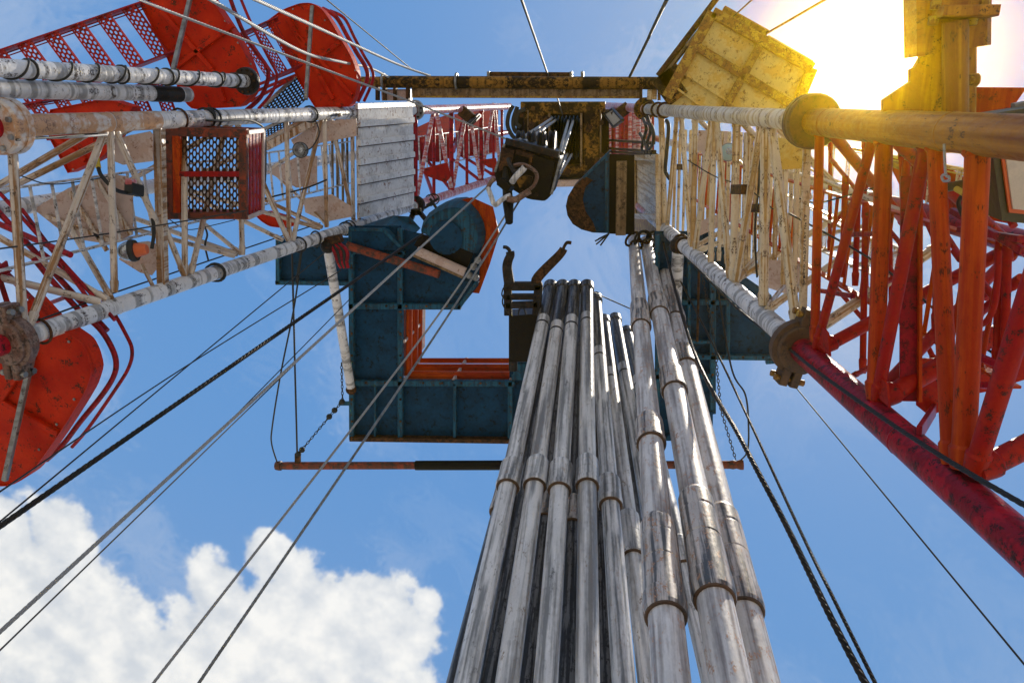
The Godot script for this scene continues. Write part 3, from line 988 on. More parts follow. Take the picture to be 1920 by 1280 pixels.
	for q in [[[779, 240], [818, 222], [842, 214], [842, 296], [822, 304], [779, 300]], [[852, 214], [896, 208], [934, 204], [934, 286], [896, 292], [858, 294]]]:
		one_slab(o, "back_panel", flat_leg(-1, 1.1, q), Vector3(-0.01, 0, 0), m.red_sheet)
	one_slab(o, "landing_plate", flat_at(15.8, [[786, 318], [838, 304], [846, 330], [836, 343], [800, 330]]), Vector3(0, 0.01, 0), m.red)
	one_slab(o, "landing_plate", flat_at(18.0, [[896, 300], [930, 296], [934, 318], [916, 314]]), Vector3(0, 0.01, 0), m.red)
	# white ribbed cladding on the inner face
	var edge := [[672, 196], [774, 192]]
	var lower := [[673, 412], [776, 386]]
	var n := 6
	for i in n:
		var a0 := float(i) / n + (0.014 if i > 0 else 0.0)
		var a1 := float(i + 1) / n - 0.014
		var q := []
		for w in [[0, a0], [1, a0], [1, a1], [0, a1]]:
			var k: int = w[0]
			var t: float = w[1]
			q.append(leg(-1, lerpf(edge[k][0], lower[k][0], t), lerpf(edge[k][1], lower[k][1], t), -0.13))
		one_slab(o, "cladding_panel", q, Vector3(-0.012, -K * 0.012, 0), m.panel)
		if i > 0:
			var b := new_st()
			var t := float(i) / n
			beam(b, leg(-1, lerpf(edge[0][0], lower[0][0], t), lerpf(edge[0][1], lower[0][1], t), -0.145), leg(-1, lerpf(edge[1][0], lower[1][0], t), lerpf(edge[1][1], lower[1][1], t), -0.145), 0.1, 0.07, Vector3(1, K, 0))
			part(o, "cladding_rib", b, m.panel)
			one_beam(o, "seam", leg(-1, lerpf(edge[0][0], lower[0][0], t + 0.03), lerpf(edge[0][1], lower[0][1], t + 0.03), -0.143), leg(-1, lerpf(edge[1][0], lower[1][0], t + 0.03), lerpf(edge[1][1], lower[1][1], t + 0.03), -0.143), 0.022, 0.02, Vector3(1, K, 0), m.rust)
	for q in [[672.0, 196.0, 673.0, 412.0], [774.0, 192.0, 776.0, 386.0]]:
		one_slab(o, "cladding_side", [leg(-1, q[0], q[1], -0.12), leg(-1, q[2], q[3], -0.12), leg(-1, q[2], q[3], 0.05), leg(-1, q[0], q[1], 0.05)], Vector3(0, 0.012, 0), m.panel)
	one_beam(o, "cladding_rail", leg(-1, 668, 199, -0.15), leg(-1, 776, 195, -0.15), 0.09, 0.05, Vector3(1, K, 0), m.white)
	# tie wires and hose loops
	for q in [[1, 335.0, 0.0], [1, 384.0, 0.3], [1, 391.0, -0.25], [1, 397.0, 0.15], [1, 581.0, 0.35], [1, 671.0, 0.0], [-1, 76.0, 0.0], [-1, 402.0, 0.5], [-1, 405.0, 0.2], [-1, 559.0, 0.3], [-1, 591.0, -0.3], [-1, 655.0, 0.0], [-1, 648.0, 0.4], [-1, 813.0, 0.3], [-1, 806.0, -0.2]]:
		ring_on(o, "tie_loop", -1, q[0], q[1], 0.115, 0.013, m.rust if q[1] < 340.0 else m.rubber, q[2])

func build_right_leg() -> void:
	var o := thing("mast_leg", "right lattice mast leg, white tinted cream by painted sun flare above the bolted collars and red below", "mast leg", chord_at(1, 0, -1.6), "mast legs")
	chord_run(o, "chord", 1, 1, 1516, 1213, 0.088, m.flare_straw_chord)
	chord_run(o, "chord", 1, -1, 1494, 1216, 0.094, m.white)
	chord_run(o, "chord", 1, 0, 1640, 1216, 0.088, m.flare_straw_chord)
	chord_run(o, "lower_chord", 1, 1, -999, 1524, 0.105, m.flare_amber)
	chord_run(o, "lower_chord", 1, -1, -999, 1502, 0.103, m.crimson)
	chord_run(o, "lower_chord", 1, 0, -999, 1640, 0.1, m.crimson)
	chord_run(o, "upper_chord", 1, 1, 1210, 1128, 0.088, m.pink)
	chord_run(o, "upper_chord", 1, -1, 1216, 1128, 0.088, m.pink)
	chord_run(o, "upper_chord", 1, 0, 1216, 1128, 0.088, m.crimson)
	flange_on(o, 1, 1, 1522, 0.215, 0.16, m.ring_rust, m.gold, 0)
	flange_on(o, 1, 1, 1209, 0.2, 0.09, m.sooty, m.iron, 10)
	clamp_on(o, 1, -1, 1498, 0.235, m.ring_rust, m.gold, Vector3(0.25, 0, 1))
	var w: Material = m.flare_straw
	members(o, "post", 1, [[1240, 210, 0, 1247, 440, 0, 0.05], [1304, 212, 0, 1299, 470, 0, 0.04], [1340, 214, 0, 1333, 492, 0, 0.036], [1382, 216, 0, 1375, 525, 0, 0.042], [1436, 219, 0, 1432, 573, 0, 0.045]], w)
	one_beam(o, "marked_post", leg(1, 1514, 250, 0.02), leg(1, 1505, 612, 0.02), 0.075, 0.06, Vector3(1, -K, 0), m.flare_straw)
	members(o, "brace", 1, [[1270, 211, 0, 1250, 440, 0, 0.034], [1277, 211, 0, 1296, 462, 0, 0.036], [1336, 214, 0, 1304, 466, 0, 0.036], [1343, 214, 0, 1369, 522, 0, 0.036], [1430, 219, 0, 1380, 524, 0, 0.037], [1445, 219, 0, 1493, 606, 0, 0.042]], w)
	members(o, "lower_post", 1, [[1538, 225, 0, 1528, 640, 0, 0.035], [1660, 234, 0, 1641, 748, 0, 0.053], [1754, 240, 0, 1784, 870, 0, 0.048], [1836, 245, 0, 1806, 878, 0, 0.06]], m.orange)  # red posts painted orange, the nearby flare put into the colour
	members(o, "lower_brace", 1, [[1645, 230, 0, 1531, 652, 0, 0.034], [1742, 240, 0, 1644, 752, 0, 0.04], [2010, 300, 0, 1826, 886, 0, 0.052]], m.brace_red)
	members(o, "outer_brace", 1, [[1540, 654, 0, 1900, 462, T, 0.05], [1640, 744, 0, 1905, 468, T, 0.042], [1650, 750, 0, 2060, 520, T, 0.062], [1830, 884, 0, 2300, 650, T, 0.062], [1650, 236, 0, 1905, 468, T, 0.045], [1544, 228, 0, 1700, 420, T, 0.045]], m.brace_red)
	members(o, "outer_brace", 1, [[1500, 640, 0, 1760, 462, T, 0.046], [1372, 530, 0, 1580, 400, T, 0.036], [1440, 580, 0, 1640, 440, T, 0.036], [1297, 466, 0, 1450, 380, T, 0.034], [1440, 220, 0, 1600, 380, T, 0.036], [1382, 218, 0, 1520, 370, T, 0.034], [1300, 212, 0, 1420, 340, T, 0.034], [1380, 528, 0, 1500, 385, T, 0.034], [1310, 470, 0, 1500, 395, T, 0.034]], w)
	for q in [[1290, 0.55], [1316, 0.5], [1354, 0.9], [1362, 0.45], [1393, 0.5], [1404, 0.9], [1414, 0.5], [1424, 0.95], [1452, 0.5], [1462, 0.9], [1270, 0.5], [1280, 0.9], [1490, 0.5], [1480, 0.9], [1262, 0.3], [1308, 1.1], [1325, 0.8], [1348, 0.3], [1384, 1.2], [1398, 0.3], [1442, 1.2], [1469, 0.35], [1498, 1.2]]:
		var x: float = q[0]
		var f := (x - 1216.0) / 284.0
		members(o, "inner_post", 1, [[x + 6, 240 + 14 * f, q[1], x, 440 + 105 * f, q[1], 0.026]], w)
	for q in [[1580, 0.5, 330, 520], [1604, 0.7, 350, 536], [1618, 0.5, 380, 700], [1694, 0.5, 300, 610], [1712, 0.8, 300, 690], [1755, 0.6, 420, 620], [1640, 0.9, 360, 500], [1870, 0.6, 450, 690], [1884, 0.6, 450, 690]]:
		members(o, "inner_post", 1, [[q[0] + 6, q[2], q[1], q[0], q[3], q[1], 0.026]], m.brace_red)
	members(o, "cross_rod", 1, [[1560, 300, 0.9, 1700, 470, 0.9, 0.02], [1600, 560, 0.8, 1722, 498, 0.8, 0.026], [1656, 622, 0.9, 1764, 538, 0.9, 0.026], [1700, 330, 1.2, 1762, 470, 1.2, 0.02], [1560, 424, 1.0, 1642, 330, 1.0, 0.022], [1790, 470, 0.9, 1904, 602, 0.9, 0.026], [1820, 602, 0.9, 1916, 520, 0.9, 0.03], [1596, 706, 0.3, 1642, 684, 0.3, 0.02], [1762, 420, 1.1, 1852, 560, 1.1, 0.022], [1845, 300, 1.2, 1902, 424, 1.2, 0.026], [1668, 500, 0.8, 1760, 690, 0.8, 0.02], [1560, 530, 0.9, 1655, 640, 0.9, 0.022], [1690, 270, 0.8, 1700, 600, 0.8, 0.022], [1668, 268, 1.1, 1672, 640, 1.1, 0.02], [1558, 260, 1.1, 1556, 470, 1.1, 0.022], [1620, 262, 1.2, 1626, 560, 1.2, 0.02]], m.brace_red)
	for q in [[1641.0, 746.0], [1806.0, 878.0], [1530.0, 650.0]]:
		one_slab(o, "node_gusset", flat_leg(1, -0.012, [[q[0] - 10, q[1] - 18], [q[0] + 26, q[1] + 18], [q[0] + 22, q[1] - 26], [q[0] + 6, q[1] - 46]]), Vector3(0.014, K * 0.014, 0), m.brace_red)
	one_beam(o, "angle_post", leg(1, 1724, 330, 0.25), leg(1, 1722, 752, 0.25), 0.13, 0.02, Vector3(1, -K, 0), m.orange)
	one_beam(o, "angle_post", leg(1, 1708, 330, 0.2), leg(1, 1706, 752, 0.2), 0.02, 0.12, Vector3(1, -K, 0), m.crimson)
	var gap := 0.36
	ladder(o, 1, 0.62, [1905, 464], [1300, 285], [1905, 726], [1300, 372], [1880, 470], 0.0, gap, m.orange, 34)
	for q in [[1545, 338, 1700, 400, 0.9], [1400, 300, 1545, 338, 0.9], [1535, 405, 1640, 450, 1.1], [1545, 440, 1640, 420, 1.2], [1548, 470, 1650, 445, 1.2], [1600, 500, 1700, 470, 1.2]]:
		one_beam(o, "side_rail", leg(1, q[0], q[1], q[4]), leg(1, q[2], q[3], q[4]), 0.03, 0.07, Vector3(1, -K, 0), w)
	lower_bay(o, 1, -1.3, 1.9, m.brace_red)
	# plates inside the leg
	one_slab(o, "landing_plate", flat_at(8.3, [[1440, 487], [1500, 490], [1503, 530], [1474, 551], [1440, 539]]), Vector3(0, 0.01, 0), m.plate)
	one_slab(o, "landing_plate", flat_at(7.6, [[1450, 256], [1506, 266], [1507, 316], [1460, 318]]), Vector3(0, 0.01, 0), m.yellow)
	one_beam(o, "plate_bracket", at(1474, 532, 8.25), leg(1, 1441, 572, 0), 0.06, 0.02, Vector3(1, 0, 0), m.cream)
	one_slab(o, "landing_plate", flat_at(11.2, [[1310, 244], [1366, 246], [1372, 270], [1322, 290], [1308, 280]]), Vector3(0, 0.01, 0), m.plate)
	one_slab(o, "landing_plate", flat_at(10.6, [[1300, 420], [1350, 400], [1352, 424], [1312, 442]]), Vector3(0, 0.01, 0), m.plate)
	one_slab(o, "gusset_plate", flat_at(5.4, [[1719, 672], [1768, 672], [1800, 690], [1812, 740], [1775, 765], [1745, 781], [1719, 760]]), Vector3(0, 0.012, 0), m.brace_red)
	one_slab(o, "gusset_plate", flat_at(5.3, [[1800, 672], [1890, 673], [1990, 630], [1990, 690], [1852, 734], [1830, 738]]), Vector3(0, 0.012, 0), m.brace_red)
	one_beam(o, "gusset_strut", at(1752, 768, 5.38), leg(1, 1724, 812, 0), 0.09, 0.03, Vector3(1, 0, 0), m.crimson)
	one_slab(o, "gusset_plate", flat_leg(1, 1.2, [[1776, 360], [1880, 372], [1885, 405], [1786, 396]]), Vector3(0.012, 0, 0), m.brace_red)
	for q in [[1786, 395, 1920, 470], [1800, 430, 1915, 448], [1835, 668, 1890, 690], [1842, 722, 1890, 722], [1540, 545, 1600, 555], [1590, 440, 1640, 438]]:
		one_beam(o, "cross_bar", leg(1, q[0], q[1], 0.5), leg(1, q[2], q[3], 0.5), 0.04, 0.04, Vector3(1, -K, 0), m.crimson)
	var hook := new_st()
	path(hook, smooth([leg(1, 1874, 470, 0.5), leg(1, 1872, 520, 0.5), leg(1, 1866, 570, 0.5), leg(1, 1852, 600, 0.5), leg(1, 1836, 611, 0.5)]), 0.018, 8)
	part(o, "bent_handrail", hook, m.brace_red)
	# clamps on posts
	for q in [[1272, 313, 0.5], [1386, 355, 0.0], [1418, 390, 0.5]]:
		one_beam(o, "pipe_clamp", leg(1, q[0] - 9, q[1], float(q[2]) - 0.05), leg(1, q[0] + 11, q[1], float(q[2]) - 0.05), 0.1, 0.08, Vector3(1, -K, 0), m.rust)
	# what closes the leg towards the top: cream casing and red posts behind
	for q in [[[1187, 296], [1231, 296], [1232, 406], [1188, 400]]]:
		one_slab(o, "cladding_panel", flat_leg(1, -0.05, q), Vector3(0.02, 0, 0), m.flare_straw)
	for q in [[1189, 292, 1190, 408, 0.12], [1184, 295, 1236, 295, 0.1], [1186, 404, 1236, 408, 0.1], [1234, 292, 1236, 440, 0.2]]:
		one_beam(o, "cladding_frame", leg(1, q[0], q[1], -0.09), leg(1, q[2], q[3], -0.09), q[4], 0.08, Vector3(1, -K, 0), m.flare_straw)
	one_slab(o, "cladding_panel", flat_leg(1, 0.0, [[1182, 408], [1240, 412], [1242, 442], [1184, 440]]), Vector3(0.02, 0, 0), m.gold)
	for x in [1134.0, 1143.0, 1151.0, 1158.0, 1166.0, 1174.0, 1182.0, 1191.0, 1197.0, 1206.0, 1218.0]:
		members(o, "upper_post", 1, [[x, 198, 0.0 if fmod(x, 2.0) > 0.5 else 0.7, x - 0.5, 292, 0.0 if fmod(x, 2.0) > 0.5 else 0.7, 0.05]], m.pink if fmod(x, 3.0) < 1.0 else m.crimson)
	one_slab(o, "back_panel", flat_leg(1, 1.3, [[1130, 205], [1226, 205], [1226, 292], [1130, 292]]), Vector3(0.012, 0, 0), m.red_sheet)
	for q in [[1142, 278, 1226, 284], [1145, 284, 1228, 290], [1136, 262, 1224, 268]]:
		one_beam(o, "hose_rack", leg(1, q[0], q[1], -0.08), leg(1, q[2], q[3], -0.08), 0.05, 0.09, Vector3(1, -K, 0), m.iron)
	for q in [[1, 1234.0, 0.0], [1, 1246.0, 0.0], [1, 1215.0, 0.3], [-1, 1276.0, 0.2], [-1, 1283.0, -0.1]]:
		ring_on(o, "tie_loop", 1, q[0], q[1], 0.112, 0.02, m.rust, q[2])
	# the lettering on the post
	var tm := TextMesh.new()
	var font := SystemFont.new()
	font.font_names = PackedStringArray(["Droid Sans"])
	tm.font = font
	tm.text = "Место №27/15т №17"
	tm.font_size = 48
	tm.pixel_size = 0.001
	tm.depth = 0.003
	var p := leg(1, 1507.5, 534, -0.016)
	var q := leg(1, 1511, 402, -0.016)
	var dir := (q - p).normalized()
	var nrm := Vector3(-1, -K, 0).normalized()
	nrm = (nrm - dir * nrm.dot(dir)).normalized()
	var up := nrm.cross(dir)
	var width := tm.get_aabb().size.x
	var k := (q - p).length() / maxf(width, 0.01)
	var t := MeshInstance3D.new()
	t.mesh = tm
	tm.material = m.ink
	t.name = "lettering"
	o.add_child(t)
	t.transform = Transform3D(Basis(dir * k, up * k, nrm), (p + q) * 0.5 - o.position)
	t.set_meta("label", "handwritten black lettering running up the post")

func build_top() -> void:
	var h := 14.3
	var o := thing("cross_beam", "long rusty cross beam joining both mast legs", "beam", at(960, 152, h))
	var st := new_st()
	var a := at(668, 153, h)
	var b := at(1262, 156, h)
	lathe(st, a, (b - a).normalized(), [[0.0, 0.09], [0.5, 0.09], [0.52, 0.105], [(b - a).length(), 0.105]], 16)
	part(o, "pipe", st, m.sooty)
	one_beam(o, "girder", at(774, 173, h + 0.1), at(1203, 174, h + 0.1), 0.19, 0.16, Vector3.UP, m.brown)
	one_beam(o, "girder_flange", at(774, 181, h), at(1203, 182, h), 0.03, 0.05, Vector3.UP, m.gold)
	one_beam(o, "end_block", at(718, 178, h + 0.1), at(770, 178, h + 0.1), 0.2, 0.2, Vector3.UP, m.plate)
	one_beam(o, "end_block", at(1214, 172, h + 0.1), at(1232, 172, h + 0.1), 0.26, 0.2, Vector3.UP, m.flare_straw)
	for x in [708.0, 722.0, 741.0, 765.0, 1202.0, 1236.0]:
		one_beam(o, "lug", at(x, 158, h - 0.02), at(x, 188, h - 0.02), 0.05, 0.14, Vector3.UP, m.rust)
	for x in [719.0, 856.0]:
		st = new_st()
		path(st, circle(at(x, 152, h), (b - a).normalized(), 0.13, 14), 0.022, 6, true)
		part(o, "pipe_ring", st, m.galv)
	one_beam(o, "top_channel", at(914, 141, h + 0.25), at(1072, 142, h + 0.25), 0.12, 0.1, Vector3.UP, m.rust)
	for x in [916.0, 1071.0, 1092.0]:
		one_beam(o, "lug", at(x, 134, h + 0.22), at(x, 147, h + 0.22), 0.05, 0.1, Vector3.UP, m.galv)
	one_beam(o, "pipe_flange", at(1090, 148, h + 0.1), at(1208, 148, h + 0.1), 0.05, 0.06, Vector3.UP, m.gold)
	# crown block
	h = 19.0
	var c := thing("crown_block", "soot-stained brown crown block frame at the mast top", "crown block", at(1045, 260, h))
	one_beam(c, "frame_beam", at(978, 202, h), at(1135, 202, h), 0.28, 0.4, Vector3.UP, m.sooty)
	one_beam(c, "frame_beam", at(1004, 205, h), at(1004, 338, h), 0.55, 0.42, Vector3.UP, m.sooty)
	one_beam(c, "frame_beam", at(1110, 205, h), at(1110, 318, h), 0.44, 0.42, Vector3.UP, m.sooty)
	one_beam(c, "frame_beam", at(1025, 318, h), at(1135, 316, h), 0.22, 0.4, Vector3.UP, m.sooty)
	one_beam(c, "frame_beam", at(1035, 343, h), at(1108, 341, h), 0.17, 0.3, Vector3.UP, m.plate)
	one_beam(c, "frame_beam", at(1040, 329, h - 0.05), at(1128, 327, h - 0.05), 0.1, 0.2, Vector3.UP, m.grease)
	one_slab(c, "dark_backing", flat_at(h + 0.9, [[968, 205], [1142, 205], [1142, 335], [968, 335]]), Vector3(0, 0.03, 0), m.grease)  # dark sheet backing the opening of the frame
	for x in [1030.0, 1044.0, 1058.0, 1072.0, 1086.0]:      # the sheaves between the side beams
		st = new_st()
		var s := at(x, 258, h + 0.35)
		lathe(st, s - Vector3(0.06, 0, 0), Vector3(1, 0, 0), [[0.0, 0.12], [0.0, 0.5], [0.02, 0.52], [0.05, 0.44], [0.07, 0.44], [0.1, 0.52], [0.12, 0.5], [0.12, 0.12]], 26, false)
		part(c, "sheave", st, m.grease)
	for q in [[978, 216, 0.1], [978, 300, 0.1], [1128, 230, 0.09], [1128, 290, 0.09], [1000, 203, 0.1], [1060, 203, 0.1], [1104, 204, 0.1]]:
		st = new_st()
		hexbolt(st, at(q[0], q[1], h - 0.2), Vector3.DOWN, 0.06, 0.06)
		part(c, "bolt", st, m.rust)
	for q in [[990, 206, 990, 336, 0.03], [1030, 212, 1030, 330, 0.05], [1090, 212, 1090, 312, 0.05], [1126, 206, 1126, 314, 0.03]]:
		one_beam(c, "edge_angle", at(q[0], q[1], h - 0.22), at(q[2], q[3], h - 0.22), q[4], 0.06, Vector3.UP, m.brown)
	for q in [[1016, 300, 1032, 262], [1088, 300, 1098, 250]]:
		one_beam(c, "brace", at(q[0], q[1], h), at(q[2], q[3], h), 0.1, 0.2, Vector3.UP, m.grease)
	one_tube(c, "axle", at(1015, 258, h + 0.35), at(1100, 258, h + 0.35), 0.11, m.grease)
	for q in [[[962, 198], [954, 214], [952, 236], [962, 256], [974, 262]], [[970, 200], [962, 226], [966, 246], [980, 250]], [[985, 204], [972, 212], [968, 230], [976, 238]], [[1138, 300], [1128, 318], [1112, 326], [1096, 322]]]:
		var line := []
		for w in q: line.append(at(w[0], w[1], h - 0.3))
		st = new_st()
		path(st, smooth(line), 0.05, 7)
		part(c, "hose", st, m.rubber)
	for q in [[992, 232], [1020, 222], [1100, 238], [1116, 300], [1060, 320]]:
		one_beam(c, "bracket", at(q[0], q[1], h - 0.25), at(q[0] + 9, q[1] + 5, h - 0.25), 0.16, 0.1, Vector3.UP, m.rust)
	# travelling block and its hook
	h = 11.0
	var tb := thing("travelling_block", "black greasy travelling block with pale hook and dangling links", "pulley block", at(1000, 330, h))
	st = new_st()
	slab(st, smooth_ring(flat_at(h + 0.1, [[945, 268], [962, 261], [1046, 287], [1052, 296], [1044, 330], [1034, 366], [1022, 377], [988, 373], [962, 355], [932, 345], [926, 322]])), Vector3(0, 0.75, 0))
	part(tb, "housing", st, m.grease)
	one_beam(tb, "top_plate", at(948, 264, h + 0.02), at(1048, 290, h + 0.02), 0.09, 0.05, Vector3.UP, m.iron)
	one_slab(tb, "side_plate", smooth_ring(flat_at(h + 0.02, [[1000, 290], [1040, 302], [1030, 360], [1008, 364], [996, 330]])), Vector3(0, 0.05, 0), m.grease)
	one_slab(tb, "side_plate", smooth_ring(flat_at(h + 0.02, [[940, 276], [965, 281], [958, 310], [934, 322]])), Vector3(0, 0.05, 0), m.rust)
	st = new_st()
	path(st, smooth([at(953, 298, h - 0.2), at(957, 310, h - 0.3), at(966, 322, h - 0.4), at(976, 318, h - 0.45), at(986, 312, h - 0.45)]), 0.03, 8)
	part(tb, "link", st, m.iron)
	st = new_st()
	path(st, smooth([at(960, 341, h - 0.45), at(968, 330, h - 0.5), at(978, 320, h - 0.5), at(984, 313, h - 0.5)]), 0.044, 10)
	part(tb, "hook", st, m.pipe_b)
	st = new_st()
	path(st, smooth([at(964, 310, h - 0.3), at(980, 308, h - 0.35), at(1000, 318, h - 0.4), at(1007, 330, h - 0.4), at(1002, 346, h - 0.4), at(994, 354, h - 0.4)]), 0.026, 9)
	part(tb, "bail", st, m.clamp)
	st = new_st()
	path(st, smooth([at(915, 352, h - 0.45), at(921, 368, h - 0.5), at(928, 384, h - 0.5), at(940, 375, h - 0.5), at(950, 369, h - 0.5), at(958, 366, h - 0.5)]), 0.034, 9)
	part(tb, "hook", st, m.pipe_b)
	st = new_st()
	path(st, smooth([at(915, 352, h - 0.45), at(920, 342, h - 0.42), at(928, 334, h - 0.4)]), 0.032, 9)
	part(tb, "link", st, m.clamp)
	st = new_st()
	path(st, smooth([at(952, 372, h - 0.5), at(966, 374, h - 0.52), at(980, 366, h - 0.5), at(993, 358, h - 0.45)]), 0.046, 10)
	part(tb, "hook", st, m.clamp)
	one_slab(tb, "lug", smooth_ring(flat_at(h - 0.35, [[968, 338], [984, 328], [998, 332], [994, 348], [974, 352]])), Vector3(0, 0.08, 0), m.sooty)
	st = new_st()
	lathe(st, at(948, 306, h + 0.1), (at(955, 417, h - 0.6) - at(948, 306, h + 0.1)).normalized(), [[0.0, 0.03], [0.25, 0.06], [(at(955, 417, h - 0.6) - at(948, 306, h + 0.1)).length() * 0.7, 0.075], [(at(955, 417, h - 0.6) - at(948, 306, h + 0.1)).length(), 0.05]], 12)
	part(tb, "elevator_link", st, m.grease)
	one_beam(tb, "elevator_link", at(938, 340, h - 0.2), at(958, 356, h - 0.3), 0.12, 0.1, Vector3.UP, m.grease)
	for q in [[956, 272], [984, 279], [1012, 286], [1036, 294], [1038, 322], [1028, 352], [1006, 364], [980, 358], [946, 336]]:
		st = new_st()
		hexbolt(st, at(q[0], q[1], h + 0.09), Vector3.DOWN, 0.028, 0.04)
		part(tb, "bolt", st, m.rust)
	for q in [[968, 284, 1004, 294, 0.07], [996, 296, 992, 318, 0.05], [1012, 300, 1004, 350, 0.05]]:
		one_beam(tb, "rib", at(q[0], q[1], h + 0.06), at(q[2], q[3], h + 0.06), q[4], 0.07, Vector3.UP, m.rust)
	for q in [[955, 262, 1046, 286], [1051, 297, 1034, 364], [946, 270, 928, 322]]:
		one_beam(tb, "worn_edge", at(q[0], q[1], h + 0.05), at(q[2], q[3], h + 0.05), 0.035, 0.05, Vector3.UP, m.galv)
	for x in [970.0, 990.0, 1010.0, 1030.0]:      # the sheaves inside the open top
		st = new_st()
		lathe(st, at(x, 290, h + 0.8), Vector3(1, 0, 0), [[0.0, 0.08], [0.0, 0.34], [0.02, 0.36], [0.05, 0.3], [0.08, 0.36], [0.1, 0.34], [0.1, 0.08]], 22, false)
		part(tb, "sheave", st, m.iron)
	var k := 0
	for q in [[972, 264, 1036, 221], [984, 266, 1042, 225], [1050, 286, 1066, 226], [1054, 288, 1075, 226], [1046, 322, 1064, 288], [1038, 344, 1073, 288]]:
		cable("block_line", "white strand from travelling block to crown, %s" % ["leftmost of all", "second from the left", "left of the tall right pair", "right of the tall right pair", "upper of the short low pair", "lower of the short low pair"][k], "lines between crown and block", [[q[0], q[1], 11.3], [q[2], q[3], 19.2]], 0.03, m.wire)
		k += 1

func sheave_guard(called: String, label: String, h: float, outline: Array, rim: Array, roller: Array, thick: float) -> Node3D:
	var o := thing(called, label, "housing", at(outline[0][0], outline[0][1], h))
	var pts := smooth_ring(flat_at(h, outline))
	one_slab(o, "side_plate", pts, Vector3(0, 0.02, 0), m.teal_light)
	var st := new_st()
	for i in rim.size() - 1:
		var p := at(rim[i][0], rim[i][1], h - 0.01)
		var q := at(rim[i + 1][0], rim[i + 1][1], h - 0.01)
		quad(st, p, q, q + Vector3(0, thick, 0), p + Vector3(0, thick, 0), p - o.position)
	part(o, "rim", st, m.teal_light)
	if roller.size() > 0:
		one_tube(o, "roller", at(roller[0], roller[1], h + 0.05), at(roller[2], roller[3], h + 0.05), roller[4], m.plate, 16)
	return o

